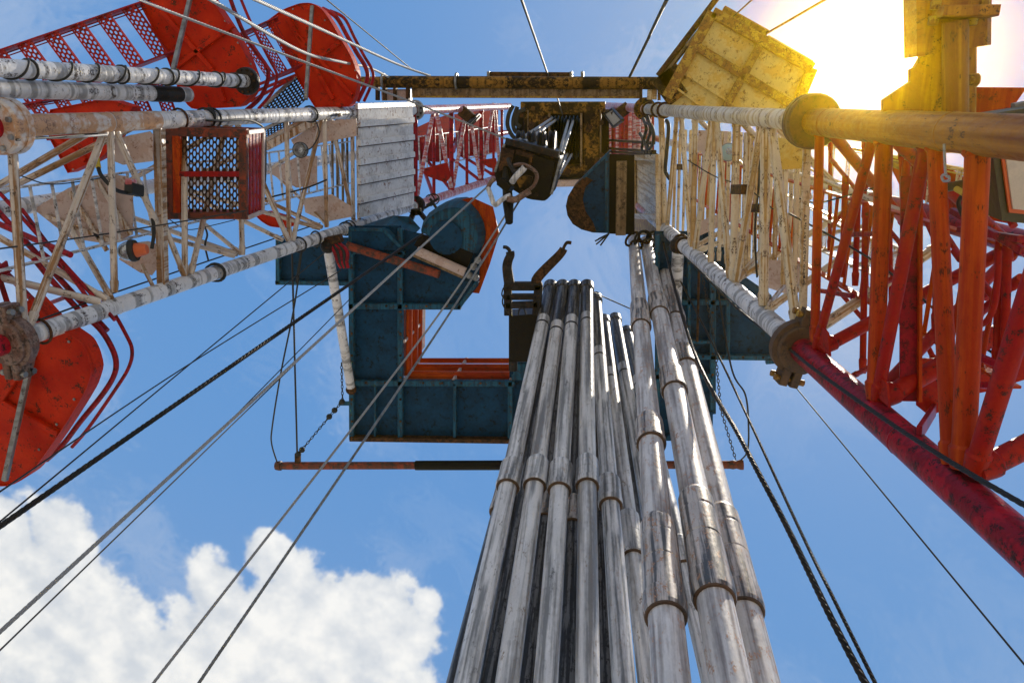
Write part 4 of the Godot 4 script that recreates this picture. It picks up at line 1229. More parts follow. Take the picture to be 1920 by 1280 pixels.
func build_left_stairs() -> void:
	# landings
	landing("red round-ended landing at the top edge, behind the black flange", 10.0, [[262, 6], [372, -40], [400, 2], [440, 62], [464, 108], [478, 146], [476, 172], [452, 200], [360, 205], [340, 180], [310, 95]], m.vermilion, m.crimson,
		[[0.45, [[425, -20], [452, 52], [478, 95], [499, 124], [502, 148], [488, 182], [462, 206]], 0.03], [0.95, [[444, -20], [468, 38], [503, 108], [517, 134], [518, 150], [509, 174], [484, 204]], 0.022]],
		[[330, 125, 437, 46], [302, 20, 398, 130], [398, 130, 420, 190]], [[422, 39], [446, 80], [470, 120], [467, 176]], [357, -8, 323, 135, 9.1])
	landing("red round-ended landing beside the cross beam, hung from a grey bar", 12.0, [[502, 39], [530, 18], [563, 6], [584, 5], [605, 17], [621, 40], [640, 73], [659, 105], [669, 131], [671, 158], [666, 182], [656, 200], [592, 202], [567, 164], [549, 127], [528, 85]], m.vermilion, m.crimson,
		[[0.4, [[604, 16], [630, 32], [650, 66], [668, 98], [685, 126], [688, 150], [670, 190]], 0.035], [0.9, [[618, 20], [645, 34], [664, 70], [682, 104], [696, 128], [699, 150], [682, 190]], 0.026]],
		[[600, 106, 636, 80], [540, 36, 625, 186], [560, 68, 660, 178]], [[549, 17], [609, 38], [666, 132], [519, 36]], [585, 12, 573, 186, 0])
	landing("big red round-ended landing at the left edge, in front of the leg", 6.3, [[60, 560], [100, 604], [133, 626], [155, 641], [167, 664], [175, 694], [165, 728], [144, 764], [108, 820], [75, 866], [54, 892], [20, 910], [-60, 905], [-140, 800], [-110, 690], [-40, 600]], m.vermilion, m.crimson,
		[[0.4, [[62, 484], [95, 524], [146, 580], [186, 616], [208, 650], [217, 679], [212, 706], [190, 741], [150, 790], [118, 832], [86, 862]], 0.028], [0.9, [[75, 470], [140, 520], [200, 570], [236, 628], [247, 658], [240, 690], [214, 732], [165, 802], [134, 838]], 0.02]],
		[[0, 750, 108, 812], [0, 752, 40, 690]], [[129, 640], [139, 748], [106, 795], [73, 842]], [60, 665, 8, 900, 6.1])
	landing("small red landing seen through the left leg, near the left edge", 8.7, [[90, 250], [96, 205], [200, 184], [250, 200], [200, 290], [165, 308], [129, 324]], m.vermilion, m.crimson, [], [[100, 255, 160, 300]], [[97, 247], [137, 318], [179, 250]], [])
	landing("far red landing showing below the orange cage", 12.6, [[478, 402], [500, 396], [540, 408], [556, 420], [540, 428], [506, 424], [490, 414]], m.vermilion, m.crimson, [], [], [], [])
	# perforated stairs
	stair("red perforated stair rising to the top left landing", at(-80, 124, 9.0), at(266, 6, 9.9), at(-4, 224, 9.0), at(330, 96, 9.9), 7, 0.62, 4, 10, m.red, m.crimson, "perforated stairs on the left leg")
	stair("red perforated stair between the two upper landings", at(440, 70, 11.4), at(520, 34, 11.8), at(498, 152, 11.4), at(566, 122, 11.8), 3, 0.62, 4, 12, m.red, m.crimson, "perforated stairs on the left leg")
	stair("red perforated stair below the pale pipes", at(40, 196, 8.9), at(320, 150, 9.5), at(90, 262, 8.9), at(340, 215, 9.5), 6, 0.6, 4, 9, m.red, m.crimson, "perforated stairs on the left leg")
	stair("red perforated stair at the left edge beside the big landing", at(-70, 560, 6.0), at(14, 500, 6.5), at(-20, 640, 6.0), at(34, 590, 6.5), 3, 0.75, 5, 10, m.red, m.crimson, "perforated stairs on the left leg")
	# the dark perforated walkway
	var o := thing("perforated_walkway", "dark grey perforated walkway behind the left leg", "walkway", at(560, 180, 12.4))
	for q in [[[494, 200], [560, 138], [600, 196], [520, 236]], [[490, 244], [560, 212], [574, 234], [494, 280]]]:
		var st := new_st()
		var a := at(q[0][0], q[0][1], 12.4)
		perforated(st, a, at(q[1][0], q[1][1], 12.4), at(q[3][0], q[3][1], 12.4), 12, 9, 0.6)
		part(o, "deck_sheet", st, m.iron)
		one_beam(o, "edge_bar", a, at(q[1][0], q[1][1], 12.4), 0.05, 0.08, Vector3.UP, m.galv)
	for q in [[480, 160, 552, 132], [482, 170, 556, 140], [470, 190, 548, 146]]:
		one_beam(o, "edge_bar", at(q[0], q[1], 12.2), at(q[2], q[3], 12.2), 0.04, 0.05, Vector3.UP, m.red)
	# red rails low on the left, behind the leg
	var r := thing("hooped_railing", "dark red tube railing crossing behind the leg's foot", "railing", at(0, 420, 7.0))
	for q in [[-60, 395, 132, 478, 0.03], [-30, 330, 215, 600, 0.02], [40, 392, 165, 560, 0.02], [-10, 390, 200, 620, 0.03], [75, 575, 135, 552, 0.022], [-40, 460, 70, 572, 0.03]]:
		one_tube(r, "rail", at(q[0], q[1], 7.2), at(q[2], q[3], 6.8), q[4], m.crimson)

func build_right_stairs() -> void:
	# box landing, its yellow is sun flare put into the colour
	var h := 13.0
	var o := thing("cabin_floor", "rust-flecked steel box floor, yellow sun flare in its colour, with crossing ribs beside the sun", "platform", at(1390, 130, h))
	var f := [[1336, 24], [1522, 128], [1486, 214], [1258, 214], [1250, 182]]
	var pts := flat_at(h, f)
	one_slab(o, "floor_plate", pts, Vector3(0, 0.02, 0), m.yellow)
	for i in [0, 1, 4]:
		var a: Vector3 = pts[i]
		var b: Vector3 = pts[(i + 1) % 5]
		one_beam(o, "edge_channel", a - Vector3(0, 0.04, 0), b - Vector3(0, 0.04, 0), 0.16, 0.1, Vector3.UP, m.gold)
		one_slab(o, "side_sheet", [a + Vector3(0, 0.03, 0), b + Vector3(0, 0.03, 0), b + Vector3(0, 0.7, 0), a + Vector3(0, 0.7, 0)], (b - a).cross(Vector3.UP).normalized() * 0.01, m.yellow)
	for q in [[1304, 86, 1484, 196, 0.13], [1426, 84, 1356, 210, 0.12], [1284, 138, 1400, 212, 0.03], [1270, 166, 1330, 210, 0.03]]:
		one_beam(o, "rib", at(q[0], q[1], h - 0.05), at(q[2], q[3], h - 0.05), q[4], 0.07, Vector3.UP, m.yellow if q[4] < 0.1 else m.gold)
	one_beam(o, "roof_edge", at(1352, 24, h + 0.35), at(1434, 70, h + 0.35), 0.22, 0.2, Vector3.UP, m.gold)
	one_beam(o, "roof_edge", at(1436, 74, h + 0.5), at(1520, 122, h + 0.5), 0.14, 0.14, Vector3.UP, m.yellow)
	var b := thing("pipe_bundle", "bundle of brown pipes along the yellow box's left side", "pipes", at(1290, 100, h))
	var k := 0
	for q in [[1345, -4, 1234, 142, 0.045], [1336, 26, 1240, 146, 0.03], [1330, 36, 1248, 140, 0.025], [1322, 52, 1256, 150, 0.03], [1312, 72, 1262, 160, 0.03]]:
		one_tube(b, "pipe", at(q[0], q[1], h + 0.1), at(q[2], q[3], h + 0.1), q[4], m.rust if k % 2 == 0 else m.brown)
		k += 1
	for q in [[1240, 140, 1272, 186], [1250, 132, 1268, 160]]:
		one_beam(b, "bracket", at(q[0], q[1], h), at(q[2], q[3], h), 0.35, 0.14, Vector3.UP, m.sooty)
	# stair flights on the right leg, cream boards
	stair("cream perforated stair seen through the right leg's red braces", leg(1, 1880, 330, 1.9), leg(1, 1520, 262, 1.9), leg(1, 1880, 470, 1.9), leg(1, 1520, 318, 1.9), 9, 0.6, 4, 12, m.flare_straw, m.yellow, "stairs on the right leg")
	stair("cream perforated stair rising behind the marked post", leg(1, 1700, 470, 2.1), leg(1, 1400, 330, 2.1), leg(1, 1700, 540, 2.1), leg(1, 1400, 400, 2.1), 9, 0.55, 4, 10, m.flare_straw, m.flare_straw, "stairs on the right leg")
	var s := thing("stair_landing", "orange-red plate landing high behind the right leg's red braces", "platform", leg(1, 1830, 320, 2.2))
	one_slab(s, "deck", flat_leg(1, 2.0, [[1660, 292], [1760, 300], [1862, 372], [1900, 420], [1780, 400], [1690, 352]]), Vector3(0.012, 0, 0), m.vermilion)
	one_beam(s, "edge_bar", leg(1, 1660, 300, 1.95), leg(1, 1860, 380, 1.95), 0.05, 0.1, Vector3(1, 0, 0), m.flare_amber)
	# brace post at the top right
	h = 5.25
	var p := thing("brace_post", "thick steel post, sun flare in its ochre colour, with bolted flange at the top right", "post", at(1775, 120, h))
	one_beam(p, "box_section", at(1775, -160, h + 0.1), at(1775, 97, h + 0.1), 0.41, 0.3, Vector3.UP, m.flare_amber)
	one_beam(p, "web_plate", at(1776, 90, h + 0.2), at(1776, 232, h + 0.2), 0.31, 0.12, Vector3.UP, m.flare_amber)
	var st := new_st()
	var a := at(1792, 40, h - 0.1)
	var e := at(1792, 236, h - 0.1)
	lathe(st, a, (e - a).normalized(), [[0.0, 0.07], [(e - a).length() - 0.03, 0.072], [(e - a).length(), 0.055]], 20)
	part(p, "round_bar", st, m.flare_amber)
	one_slab(p, "gusset", flat_at(h + 0.05, [[1657, 250], [1657, 187], [1708, 153], [1708, 130], [1716, 126], [1728, 106], [1738, 104], [1746, 110], [1746, 250]]), Vector3(0, 0.05, 0), m.flare_amber)
	one_slab(p, "gusset", flat_at(h + 0.25, [[1812, 163], [1926, 164], [1898, 204], [1862, 236], [1812, 240]]), Vector3(0, 0.04, 0), m.orange)
	one_beam(p, "flange_plate", at(1754, 24, h - 0.1), at(1857, 23, h - 0.1), 0.06, 0.26, Vector3.UP, m.flare_amber)
	for q in [[1754, 15, -1], [1845, 13, -1], [1825, 38, 1], [1752, 36, 1]]:
		st = new_st()
		hexbolt(st, at(q[0], 24 + 6 * int(q[2]), h - 0.1), Vector3(0, 0, -float(q[2])), 0.03, 0.05)
		part(p, "bolt", st, m.gold)
	st = new_st()
	lathe(st, at(1816, 150, h - 0.02), Vector3(1, 0, 0), [[0.0, 0.035], [0.05, 0.04], [0.06, 0.03]], 14)
	part(p, "pin", st, m.gold)

func build_racking_board() -> void:
	var h := 12.0
	var o := thing("racking_board", "dark teal steel racking board platform hung between the mast legs", "platform", at(800, 770, h))
	var sheets := [[[524, 452], [655, 452], [655, 527], [524, 527]], [[664, 430], [745, 430], [745, 566], [664, 566]], [[757, 436], [896, 470], [890, 528], [858, 568], [757, 566]], [[664, 582], [745, 582], [745, 710], [664, 710]], [[664, 725], [745, 725], [745, 814], [664, 812]], [[757, 725], [848, 725], [848, 815], [757, 814]], [[860, 725], [952, 725], [952, 816], [860, 815]], [[962, 700], [1120, 700], [1120, 818], [962, 816]], [[1130, 700], [1330, 700], [1330, 820], [1130, 818]], [[1235, 440], [1332, 440], [1332, 560], [1235, 560]], [[1235, 572], [1332, 572], [1332, 690], [1235, 690]], [[1340, 470], [1362, 470], [1362, 664], [1340, 664]], [[1368, 500], [1440, 560], [1452, 612], [1452, 664], [1368, 664]]]
	var lift := 0.055
	for q in sheets:
		var mx := 0.0
		var my := 0.0
		for p in q:
			mx += p[0] / float(q.size())
			my += p[1] / float(q.size())
		var wide := []
		for p in q: wide.append([p[0] + 7.0 * signf(p[0] - mx), p[1] + 7.0 * signf(p[1] - my)])
		one_slab(o, "deck_sheet", flat_at(h + lift, wide), Vector3(0, 0.003, 0), m.teal)
		lift += 0.0045
	for q in [[522, 448, 522, 530, 0.07], [518, 529, 660, 531, 0.07], [659, 425, 660, 822, 0.085], [751, 428, 751, 822, 0.09], [655, 573, 864, 574, 0.1], [655, 717, 965, 718, 0.1], [660, 472, 760, 474, 0.06], [853, 718, 853, 818, 0.05], [957, 712, 957, 822, 0.08], [704, 722, 704, 816, 0.03], [960, 706, 1336, 704, 0.1], [1125, 700, 1125, 820, 0.06], [1336, 436, 1337, 774, 0.09], [1365, 480, 1365, 668, 0.06], [1286, 668, 1457, 670, 0.08], [1454, 610, 1456, 672, 0.07], [1232, 566, 1364, 566, 0.08], [1233, 440, 1233, 830, 0.07], [1232, 640, 1336, 640, 0.05], [1292, 440, 1292, 640, 0.05]]:
		one_beam(o, "frame_bar", at(q[0], q[1], h), at(q[2], q[3], h), q[4], 0.1, Vector3.UP, m.teal_light)
	for q in [[659, 440, 660, 810, 9], [751, 440, 751, 810, 9], [668, 573, 856, 574, 5], [668, 717, 955, 718, 8], [670, 821, 950, 824, 7], [1336, 450, 1337, 760, 8], [1300, 668, 1450, 670, 4]]:
		for i in int(q[4]):
			var t := (i + 0.5) / float(q[4])
			var st2 := new_st()
			hexbolt(st2, at(lerpf(q[0], q[2], t), lerpf(q[1], q[3], t), h - 0.05), Vector3.DOWN, 0.022, 0.02)
			part(o, "bolt", st2, m.rust)
	one_beam(o, "edge_bar", at(657, 821, h - 0.02), at(1240, 829, h - 0.02), 0.08, 0.14, Vector3.UP, m.rust)
	one_beam(o, "edge_bar", at(1232, 829, h - 0.02), at(1338, 770, h - 0.02), 0.06, 0.12, Vector3.UP, m.teal)
	one_beam(o, "edge_bar", at(860, 577, h), at(896, 526, h), 0.06, 0.1, Vector3.UP, m.teal_light)
	one_tube(o, "bracket_bar", at(636, 756, h), at(660, 756, h), 0.04, m.teal_light)
	one_beam(o, "end_lug", at(1436, 676, h), at(1460, 674, h), 0.1, 0.1, Vector3.UP, m.teal_light)
	one_tube(o, "deck_tube", at(650, 460, h - 0.15), at(824, 514, h - 0.15), 0.07, m.rust_red)
	one_beam(o, "step_block", at(964, 692, h), at(1000, 692, h), 0.3, 0.2, Vector3.UP, m.teal_light)
	# teal tool box on the board
	var b := thing("tool_box", "teal steel tool box with sloping lid beside the drum", "box", at(710, 430, h))
	var fr := flat_at(h - 0.1, [[659, 430], [719, 431], [752, 464], [746, 470], [660, 468]])
	one_slab(b, "front", fr, Vector3(0, 0.02, 0), m.teal)
	var hi := flat_at(h + 0.9, [[668, 426], [736, 404], [768, 406], [788, 428], [750, 462]])
	one_slab(b, "lid", [fr[1], hi[1], hi[2], hi[3], fr[2]], Vector3(0, 0.015, 0), m.teal_light)  # lighter teal than the front: sunlit tone put into the colour
	one_slab(b, "side", [fr[0], fr[1], hi[1], hi[0]], Vector3(0, 0.015, 0), m.teal_light)  # shares the lid's painted sunlit tone
	for i in 3:
		one_beam(b, "edge_strip", fr[i], fr[i + 1], 0.05, 0.05, Vector3.UP, m.teal_light)
	# left drum housing
	var g := thing("drum_housing", "teal half-round drum housing with orange back plate", "housing", at(850, 430, h))
	var arc := [[790, 436], [794, 422], [804, 408], [820, 397], [838, 390], [856, 388], [872, 394], [884, 408], [892, 424], [896, 442], [894, 458], [887, 474]]
	one_slab(g, "side_plate", flat_at(h - 0.1, arc), Vector3(0, 0.02, 0), m.teal_light)
	var hub := circle(at(836, 446, h - 0.13), Vector3.UP, 0.27, 18)
	one_slab(g, "hub_plate", hub, Vector3(0, 0.02, 0), m.teal)
	var st := new_st()
	for i in arc.size() - 1:
		var p := at(arc[i][0], arc[i][1], h - 0.14)
		var q := at(arc[i + 1][0], arc[i + 1][1], h - 0.14)
		var c := at(845, 440, h - 0.14)
		var po := p + (p - c).normalized() * 0.07 + Vector3(0, 0.25, 0)
		var qo := q + (q - c).normalized() * 0.07 + Vector3(0, 0.25, 0)
		quad(st, p, q, qo, po, Vector3.DOWN)
		quad(st, po, qo, qo + Vector3(0, 0.5, 0), po + Vector3(0, 0.5, 0), p - c)
	part(g, "rim", st, m.teal_light)
	one_slab(g, "back_plate", flat_at(h + 0.2, [[852, 386], [866, 374], [884, 370], [924, 388], [936, 438], [918, 496], [898, 550], [880, 548], [890, 476], [896, 436], [886, 406]]), Vector3(0, 0.03, 0), m.orange)
	one_slab(g, "gap_shade", flat_at(h - 0.05, [[788, 438], [888, 474], [876, 502], [776, 460]]), Vector3(0, 0.02, 0), m.grease)  # dark sheet in the gap, its shade put into the colour
	one_tube(g, "roller", at(782, 470, h - 0.15), at(872, 510, h - 0.15), 0.075, m.plate, 16)
	one_beam(g, "roller_bar", at(776, 478, h - 0.12), at(868, 519, h - 0.12), 0.05, 0.06, Vector3.UP, m.brown)
	for q in [[896, 488], [888, 500], [880, 516], [892, 520]]:
		st = new_st()
		ball(st, at(q[0], q[1], h - 0.1), Vector3.UP, 0.06)
		part(g, "pin", st, m.galv)
	# right drum housing
	h = 13.0
	var r := thing("drum_housing", "dark teal half-round drum housing with rusty rim by the cream cladding", "housing", at(1110, 370, h))
	var arc2 := [[1143, 284], [1122, 304], [1096, 330], [1076, 350], [1065, 368], [1061, 386], [1064, 404], [1074, 420], [1090, 430], [1112, 436], [1142, 437]]
	one_slab(r, "side_plate", flat_at(h, arc2), Vector3(0, 0.02, 0), m.teal)
	var inner := [[1112, 330], [1098, 350], [1094, 372], [1096, 396], [1110, 418], [1118, 436]]
	one_slab(r, "rusty_band", flat_at(h - 0.03, [[1096, 330], [1076, 350], [1065, 368], [1062, 386], [1065, 404], [1075, 419], [1091, 429], [1112, 435], [1118, 434], [1112, 416], [1098, 396], [1093, 374], [1097, 352], [1112, 338]]), Vector3(0, 0.02, 0), m.rust)
	one_beam(r, "edge_strip", at(1094, 333, h - 0.03), at(1142, 287, h - 0.03), 0.04, 0.1, Vector3.UP, m.teal_light)
	one_beam(r, "edge_strip", at(1138, 288, h - 0.03), at(1138, 436, h - 0.03), 0.06, 0.08, Vector3.UP, m.teal_light)
	st = new_st()
	for i in arc2.size() - 1:
		var p := at(arc2[i][0], arc2[i][1], h)
		var q := at(arc2[i + 1][0], arc2[i + 1][1], h)
		slab(st, [p, q, q + Vector3(0, 0.6, 0), p + Vector3(0, 0.6, 0)], Vector3(0.01, 0, 0))
	part(r, "rim", st, m.iron)
	one_slab(r, "gap_shade", flat_at(h + 0.1, [[1142, 288], [1190, 290], [1190, 440], [1142, 438]]), Vector3(0, 0.03, 0), m.grease)  # solid black sheet painted in for the shade of the gap
	one_beam(r, "roller_bar", at(1166, 302, h - 0.02), at(1164, 440, h - 0.02), 0.17, 0.14, Vector3.UP, m.brown)
	# white struts under the board
	var k := 0
	for q in [[614, 462, 11.2, 658, 730, 11.9, 0.075, "white worn strut propping the left side of the teal board"], [1272, 460, 11.2, 1262, 700, 11.9, 0.085, "white worn strut behind the three thick pipes"]]:
		var s := thing("strut", q[7], "strut", at(q[3], q[4], q[5]), "struts of the racking board")
		one_tube(s, "tube", at(q[0], q[1], q[2]), at(q[3], q[4], q[5]), q[6], m.white, 16)
		st = new_st()
		ball(st, at(q[0], q[1], q[2]), Vector3.UP, float(q[6]) * 1.5)
		part(s, "end_knuckle", st, m.iron)
		st = new_st()
		ball(st, at(q[3], q[4], q[5]), Vector3.UP, float(q[6]) * 1.25)
		part(s, "end_knuckle", st, m.rust)
		k += 1
	# orange guard rails round the opening, standing on the board
	h = 12.0
	var gr := thing("guard_rail", "orange tube guard rail round the board's opening", "railing", at(780, 690, h))
	for y in [0.25, 0.65, 1.05]:
		var p1 := at(758, 576, h)
		var p2 := at(757, 713, h)
		var p3 := at(960, 714, h)
		for e in [[p1, p2], [p2, p3]]:
			one_tube(gr, "rail", e[0] + Vector3(0, y, 0), e[1] + Vector3(0, y, 0), 0.075 if y < 1.0 else 0.05, m.orange)
	for q in [[758, 578], [757, 640], [757, 713], [850, 713], [957, 714]]:
		one_beam(gr, "post", at(q[0], q[1], h), at(q[0], q[1], h) + Vector3(0, 1.15, 0), 0.05, 0.05, Vector3(1, 0, 0), m.plate)
	one_slab(gr, "kick_plate", [at(757, 576, h) + Vector3(0, 0.05, 0), at(756, 700, h) + Vector3(0, 0.05, 0), at(756, 700, h) + Vector3(0, 1.5, 0), at(757, 576, h) + Vector3(0, 1.5, 0)], Vector3(-0.012, 0, 0), m.rust_red)
	# pipe fork
	h = 11.6
	var fk := thing("pipe_fork", "black two-tined pipe handling fork with hooked tips", "fork", at(975, 560, h))
	var hooks := [[[956, 536], [953, 518], [951, 500], [953, 488], [957, 478], [955, 469], [950, 464], [945, 463]], [[1008, 536], [1006, 524], [1020, 507], [1034, 493], [1047, 480], [1055, 470], [1058, 462], [1063, 455], [1070, 455]]]
	for i in 2:
		var line := []
		for q in hooks[i]: line.append(at(q[0], q[1], h))
		st = new_st()
		var ln := smooth(line, 4)
		for j in ln.size() - 1:
			var w := lerpf(0.16, 0.1, float(j) / ln.size()) if j < ln.size() * 0.62 else 0.045
			var dd: Vector3 = ((ln[j + 1] as Vector3) - (ln[j] as Vector3)).normalized() * 0.012
			beam(st, (ln[j] as Vector3) - dd, (ln[j + 1] as Vector3) + dd, w, 0.09 - 0.001 * j, Vector3.UP)
		part(fk, "tine", st, m.iron if i == 0 else m.rust)
	for q in [[946, 536, 1014, 536, 0.13], [948, 556, 1012, 556, 0.09], [950, 572, 1008, 570, 0.1], [952, 534, 953, 590, 0.12], [1010, 534, 1006, 590, 0.13]]:
		one_beam(fk, "frame_bar", at(q[0], q[1], h), at(q[2], q[3], h), q[4], 0.12, Vector3.UP, m.iron)
	one_slab(fk, "body", flat_at(h - 0.05, [[954, 592], [1010, 588], [1004, 678], [954, 678]]), Vector3(0, 0.4, 0), m.grease)
	one_tube(fk, "pivot", at(962, 676, h), at(962, 694, h), 0.07, m.iron)
	for q in [[[946, 560], [941, 552], [944, 540], [950, 538]], [[946, 548], [942, 566], [948, 580], [956, 588]], [[972, 590], [974, 580], [982, 578], [986, 590]]]:
		st = new_st()
		var line := []
		for p in q: line.append(at(p[0], p[1], h - 0.06))
		path(st, smooth(line), 0.012, 6)
		part(fk, "hose", st, m.rubber)
	# hanging bar
	h = 11.0
	var hb := thing("hanging_bar", "long rusty red bar hung level below the teal board", "bar", at(955, 872, h))
	var a := at(517, 873, h)
	var e := at(1394, 871, h)
	var l := (e - a).length()
	st = new_st()
	lathe(st, a, (e - a).normalized(), [[0.0, 0.07], [0.05, 0.08], [0.09, 0.08], [0.1, 0.062], [0.2, 0.066], [l * 0.32, 0.062]], 16)
	part(hb, "bar", st, m.rust_red)
	st = new_st()
	lathe(st, a, (e - a).normalized(), [[l * 0.318, 0.062], [l * 0.319, 0.078], [l * 0.56, 0.078], [l * 0.561, 0.062]], 16)
	part(hb, "sleeve", st, m.grease)
	st = new_st()
	lathe(st, a, (e - a).normalized(), [[l * 0.56, 0.062], [l - 0.2, 0.062], [l - 0.15, 0.07], [l - 0.1, 0.06], [l - 0.04, 0.078], [l, 0.078]], 16)
	part(hb, "bar", st, m.rust_red)
	one_beam(hb, "lug", at(558, 850, h), at(558, 868, h), 0.09, 0.07, Vector3.UP, m.rust)

func build_pipes() -> void:
	var g := "dusty drill pipes racked side by side"
	stand("drill_pipe", "pale drill pipe, leftmost of the front row", g, "pipe", [1033, 533], [874, 1280], 12.6, -5.6, 0.098, [872, 914], m.pipe, m.pipe_b, m.pipe_dark, 600)
	stand("drill_pipe", "pale drill pipe, second from the left in the front row", g, "pipe", [1055.5, 533], [951, 1280], 12.6, -5.6, 0.098, [868, 912], m.pipe_c, m.pipe, m.pipe_dark, 610)
	stand("drill_pipe", "pale drill pipe, third from the left in the front row", g, "pipe", [1077, 533], [1023, 1280], 12.6, -5.6, 0.098, [874, 920], m.pipe, m.pipe_b, m.pipe_dark, 600)
	stand("drill_pipe", "pale drill pipe, fourth from the left, last of the level tops", g, "pipe", [1100.5, 533], [1102, 1280], 12.6, -5.6, 0.098, [866, 912], m.pipe_c, m.pipe_b, m.pipe_dark, 598)
	stand("drill_pipe", "drill pipe with slightly lower top beside the four level ones", g, "pipe", [1116, 556], [1170, 1280], 12.9, -5.6, 0.098, [902, 948], m.pipe_b, m.pipe_b, m.pipe_dark, 660)
	stand("drill_pipe", "thin-looking drill pipe with dark top, left of the last pair", g, "pipe", [1132, 597], [1217, 1280], 13.3, -5.5, 0.095, [970, 1046], m.pipe_c, m.pipe, m.pipe_dark, 700)
	stand("drill_pipe", "drill pipe with dark top, tallest of the rear three", g, "pipe", [1153, 594], [1275, 1280], 13.8, -5.5, 0.095, [1060, 1100], m.pipe_b, m.pipe, m.pipe_dark, 690)
	stand("drill_pipe", "shortest dark-topped drill pipe, its joint showing between the thick pipes", g, "pipe", [1175, 618], [1336, 1280], 13.9, -5.5, 0.095, [1018, 1066], m.pipe, m.pipe, m.pipe_dark, 710)
	var back := "shaded drill pipes of the rear row"  # rear pipes use the dark pipe material, shade put into their colour
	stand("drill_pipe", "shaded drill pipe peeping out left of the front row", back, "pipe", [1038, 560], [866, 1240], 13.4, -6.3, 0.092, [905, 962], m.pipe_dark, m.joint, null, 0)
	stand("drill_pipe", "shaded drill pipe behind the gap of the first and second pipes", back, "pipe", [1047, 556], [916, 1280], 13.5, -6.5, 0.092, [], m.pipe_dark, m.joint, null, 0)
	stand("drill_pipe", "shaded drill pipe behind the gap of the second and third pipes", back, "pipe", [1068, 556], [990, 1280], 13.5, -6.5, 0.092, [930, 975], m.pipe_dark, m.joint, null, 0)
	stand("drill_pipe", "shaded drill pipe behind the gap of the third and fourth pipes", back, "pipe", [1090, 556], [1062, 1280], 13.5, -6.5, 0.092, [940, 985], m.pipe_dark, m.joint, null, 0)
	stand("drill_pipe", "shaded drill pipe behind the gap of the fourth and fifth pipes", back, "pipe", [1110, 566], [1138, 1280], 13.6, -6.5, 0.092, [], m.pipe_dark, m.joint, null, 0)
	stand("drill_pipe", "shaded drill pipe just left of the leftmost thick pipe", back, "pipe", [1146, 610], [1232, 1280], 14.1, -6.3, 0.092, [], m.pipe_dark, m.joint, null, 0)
	var c := "thick drill collars on the right of the rack"
	stand("drill_collar", "thick rust-streaked collar, leftmost of three, with dark joint", c, "pipe", [1188, 446], [1259, 1280], 14.4, -2.9, 0.1, [573, 614, 792, 833, 988, 1158], m.collar, m.joint, null, 0, 1.2)
	stand("drill_collar", "thick rust-streaked collar, middle of three, with brown joint", c, "pipe", [1211, 452], [1370, 1280], 14.2, -2.9, 0.105, [560, 590, 700, 735, 938, 1126], m.collar, m.joint, null, 0, 1.18)
	stand("drill_collar", "thick rust-streaked collar, rightmost of three against the sky", c, "pipe", [1232, 450], [1424, 1280], 14.6, -3.3, 0.112, [548, 600, 660, 690, 970, 1150], m.collar, m.joint, null, 0, 1.18)
	# band over the tops
	var st := new_st()
	path(st, smooth([at(1022, 548, 12.45), at(1044, 544, 12.4), at(1066, 544, 12.4), at(1090, 544, 12.4), at(1112, 548, 12.45), at(1140, 560, 12.9), at(1190, 582, 13.2)]), 0.012, 6)
	solo("tie_rope", st, m.wire_dark, "dark rope tied round the tops of the drill pipes", "rope")

func dome_lamp(called: String, label: String, c: Vector3, dir: Vector3, r: float, glass: Material, ring: Material, base: Material, deep: float) -> Node3D:
	var o := thing(called, label, "lamp", c, "lamps on the mast legs")
	var d := dir.normalized()
	var st := new_st()
	var prof := []
	for i in 9:
		var w := PI * 0.5 * i / 8
		prof.append([deep * (1.0 - sin(w)) * -1.0 + deep, maxf(r * cos(w), 0.001)])
	lathe(st, c, d, prof, 22, false)
	part(o, "glass_dome", st, glass)
	st = new_st()
	lathe(st, c - d * r * 0.45, d, [[0.0, r * 0.7], [0.0, r * 1.02], [r * 0.3, r * 1.1], [r * 0.5, r * 1.08], [r * 0.5, r * 0.98]], 22, false)
	part(o, "bezel", st, ring)
	st = new_st()
	lathe(st, c - d * r * 1.5, d, [[0.0, r * 0.45], [r * 0.2, r * 0.55], [r * 0.6, r * 0.62], [r * 1.05, r * 0.72]], 18)
	part(o, "base", st, base)
	return o

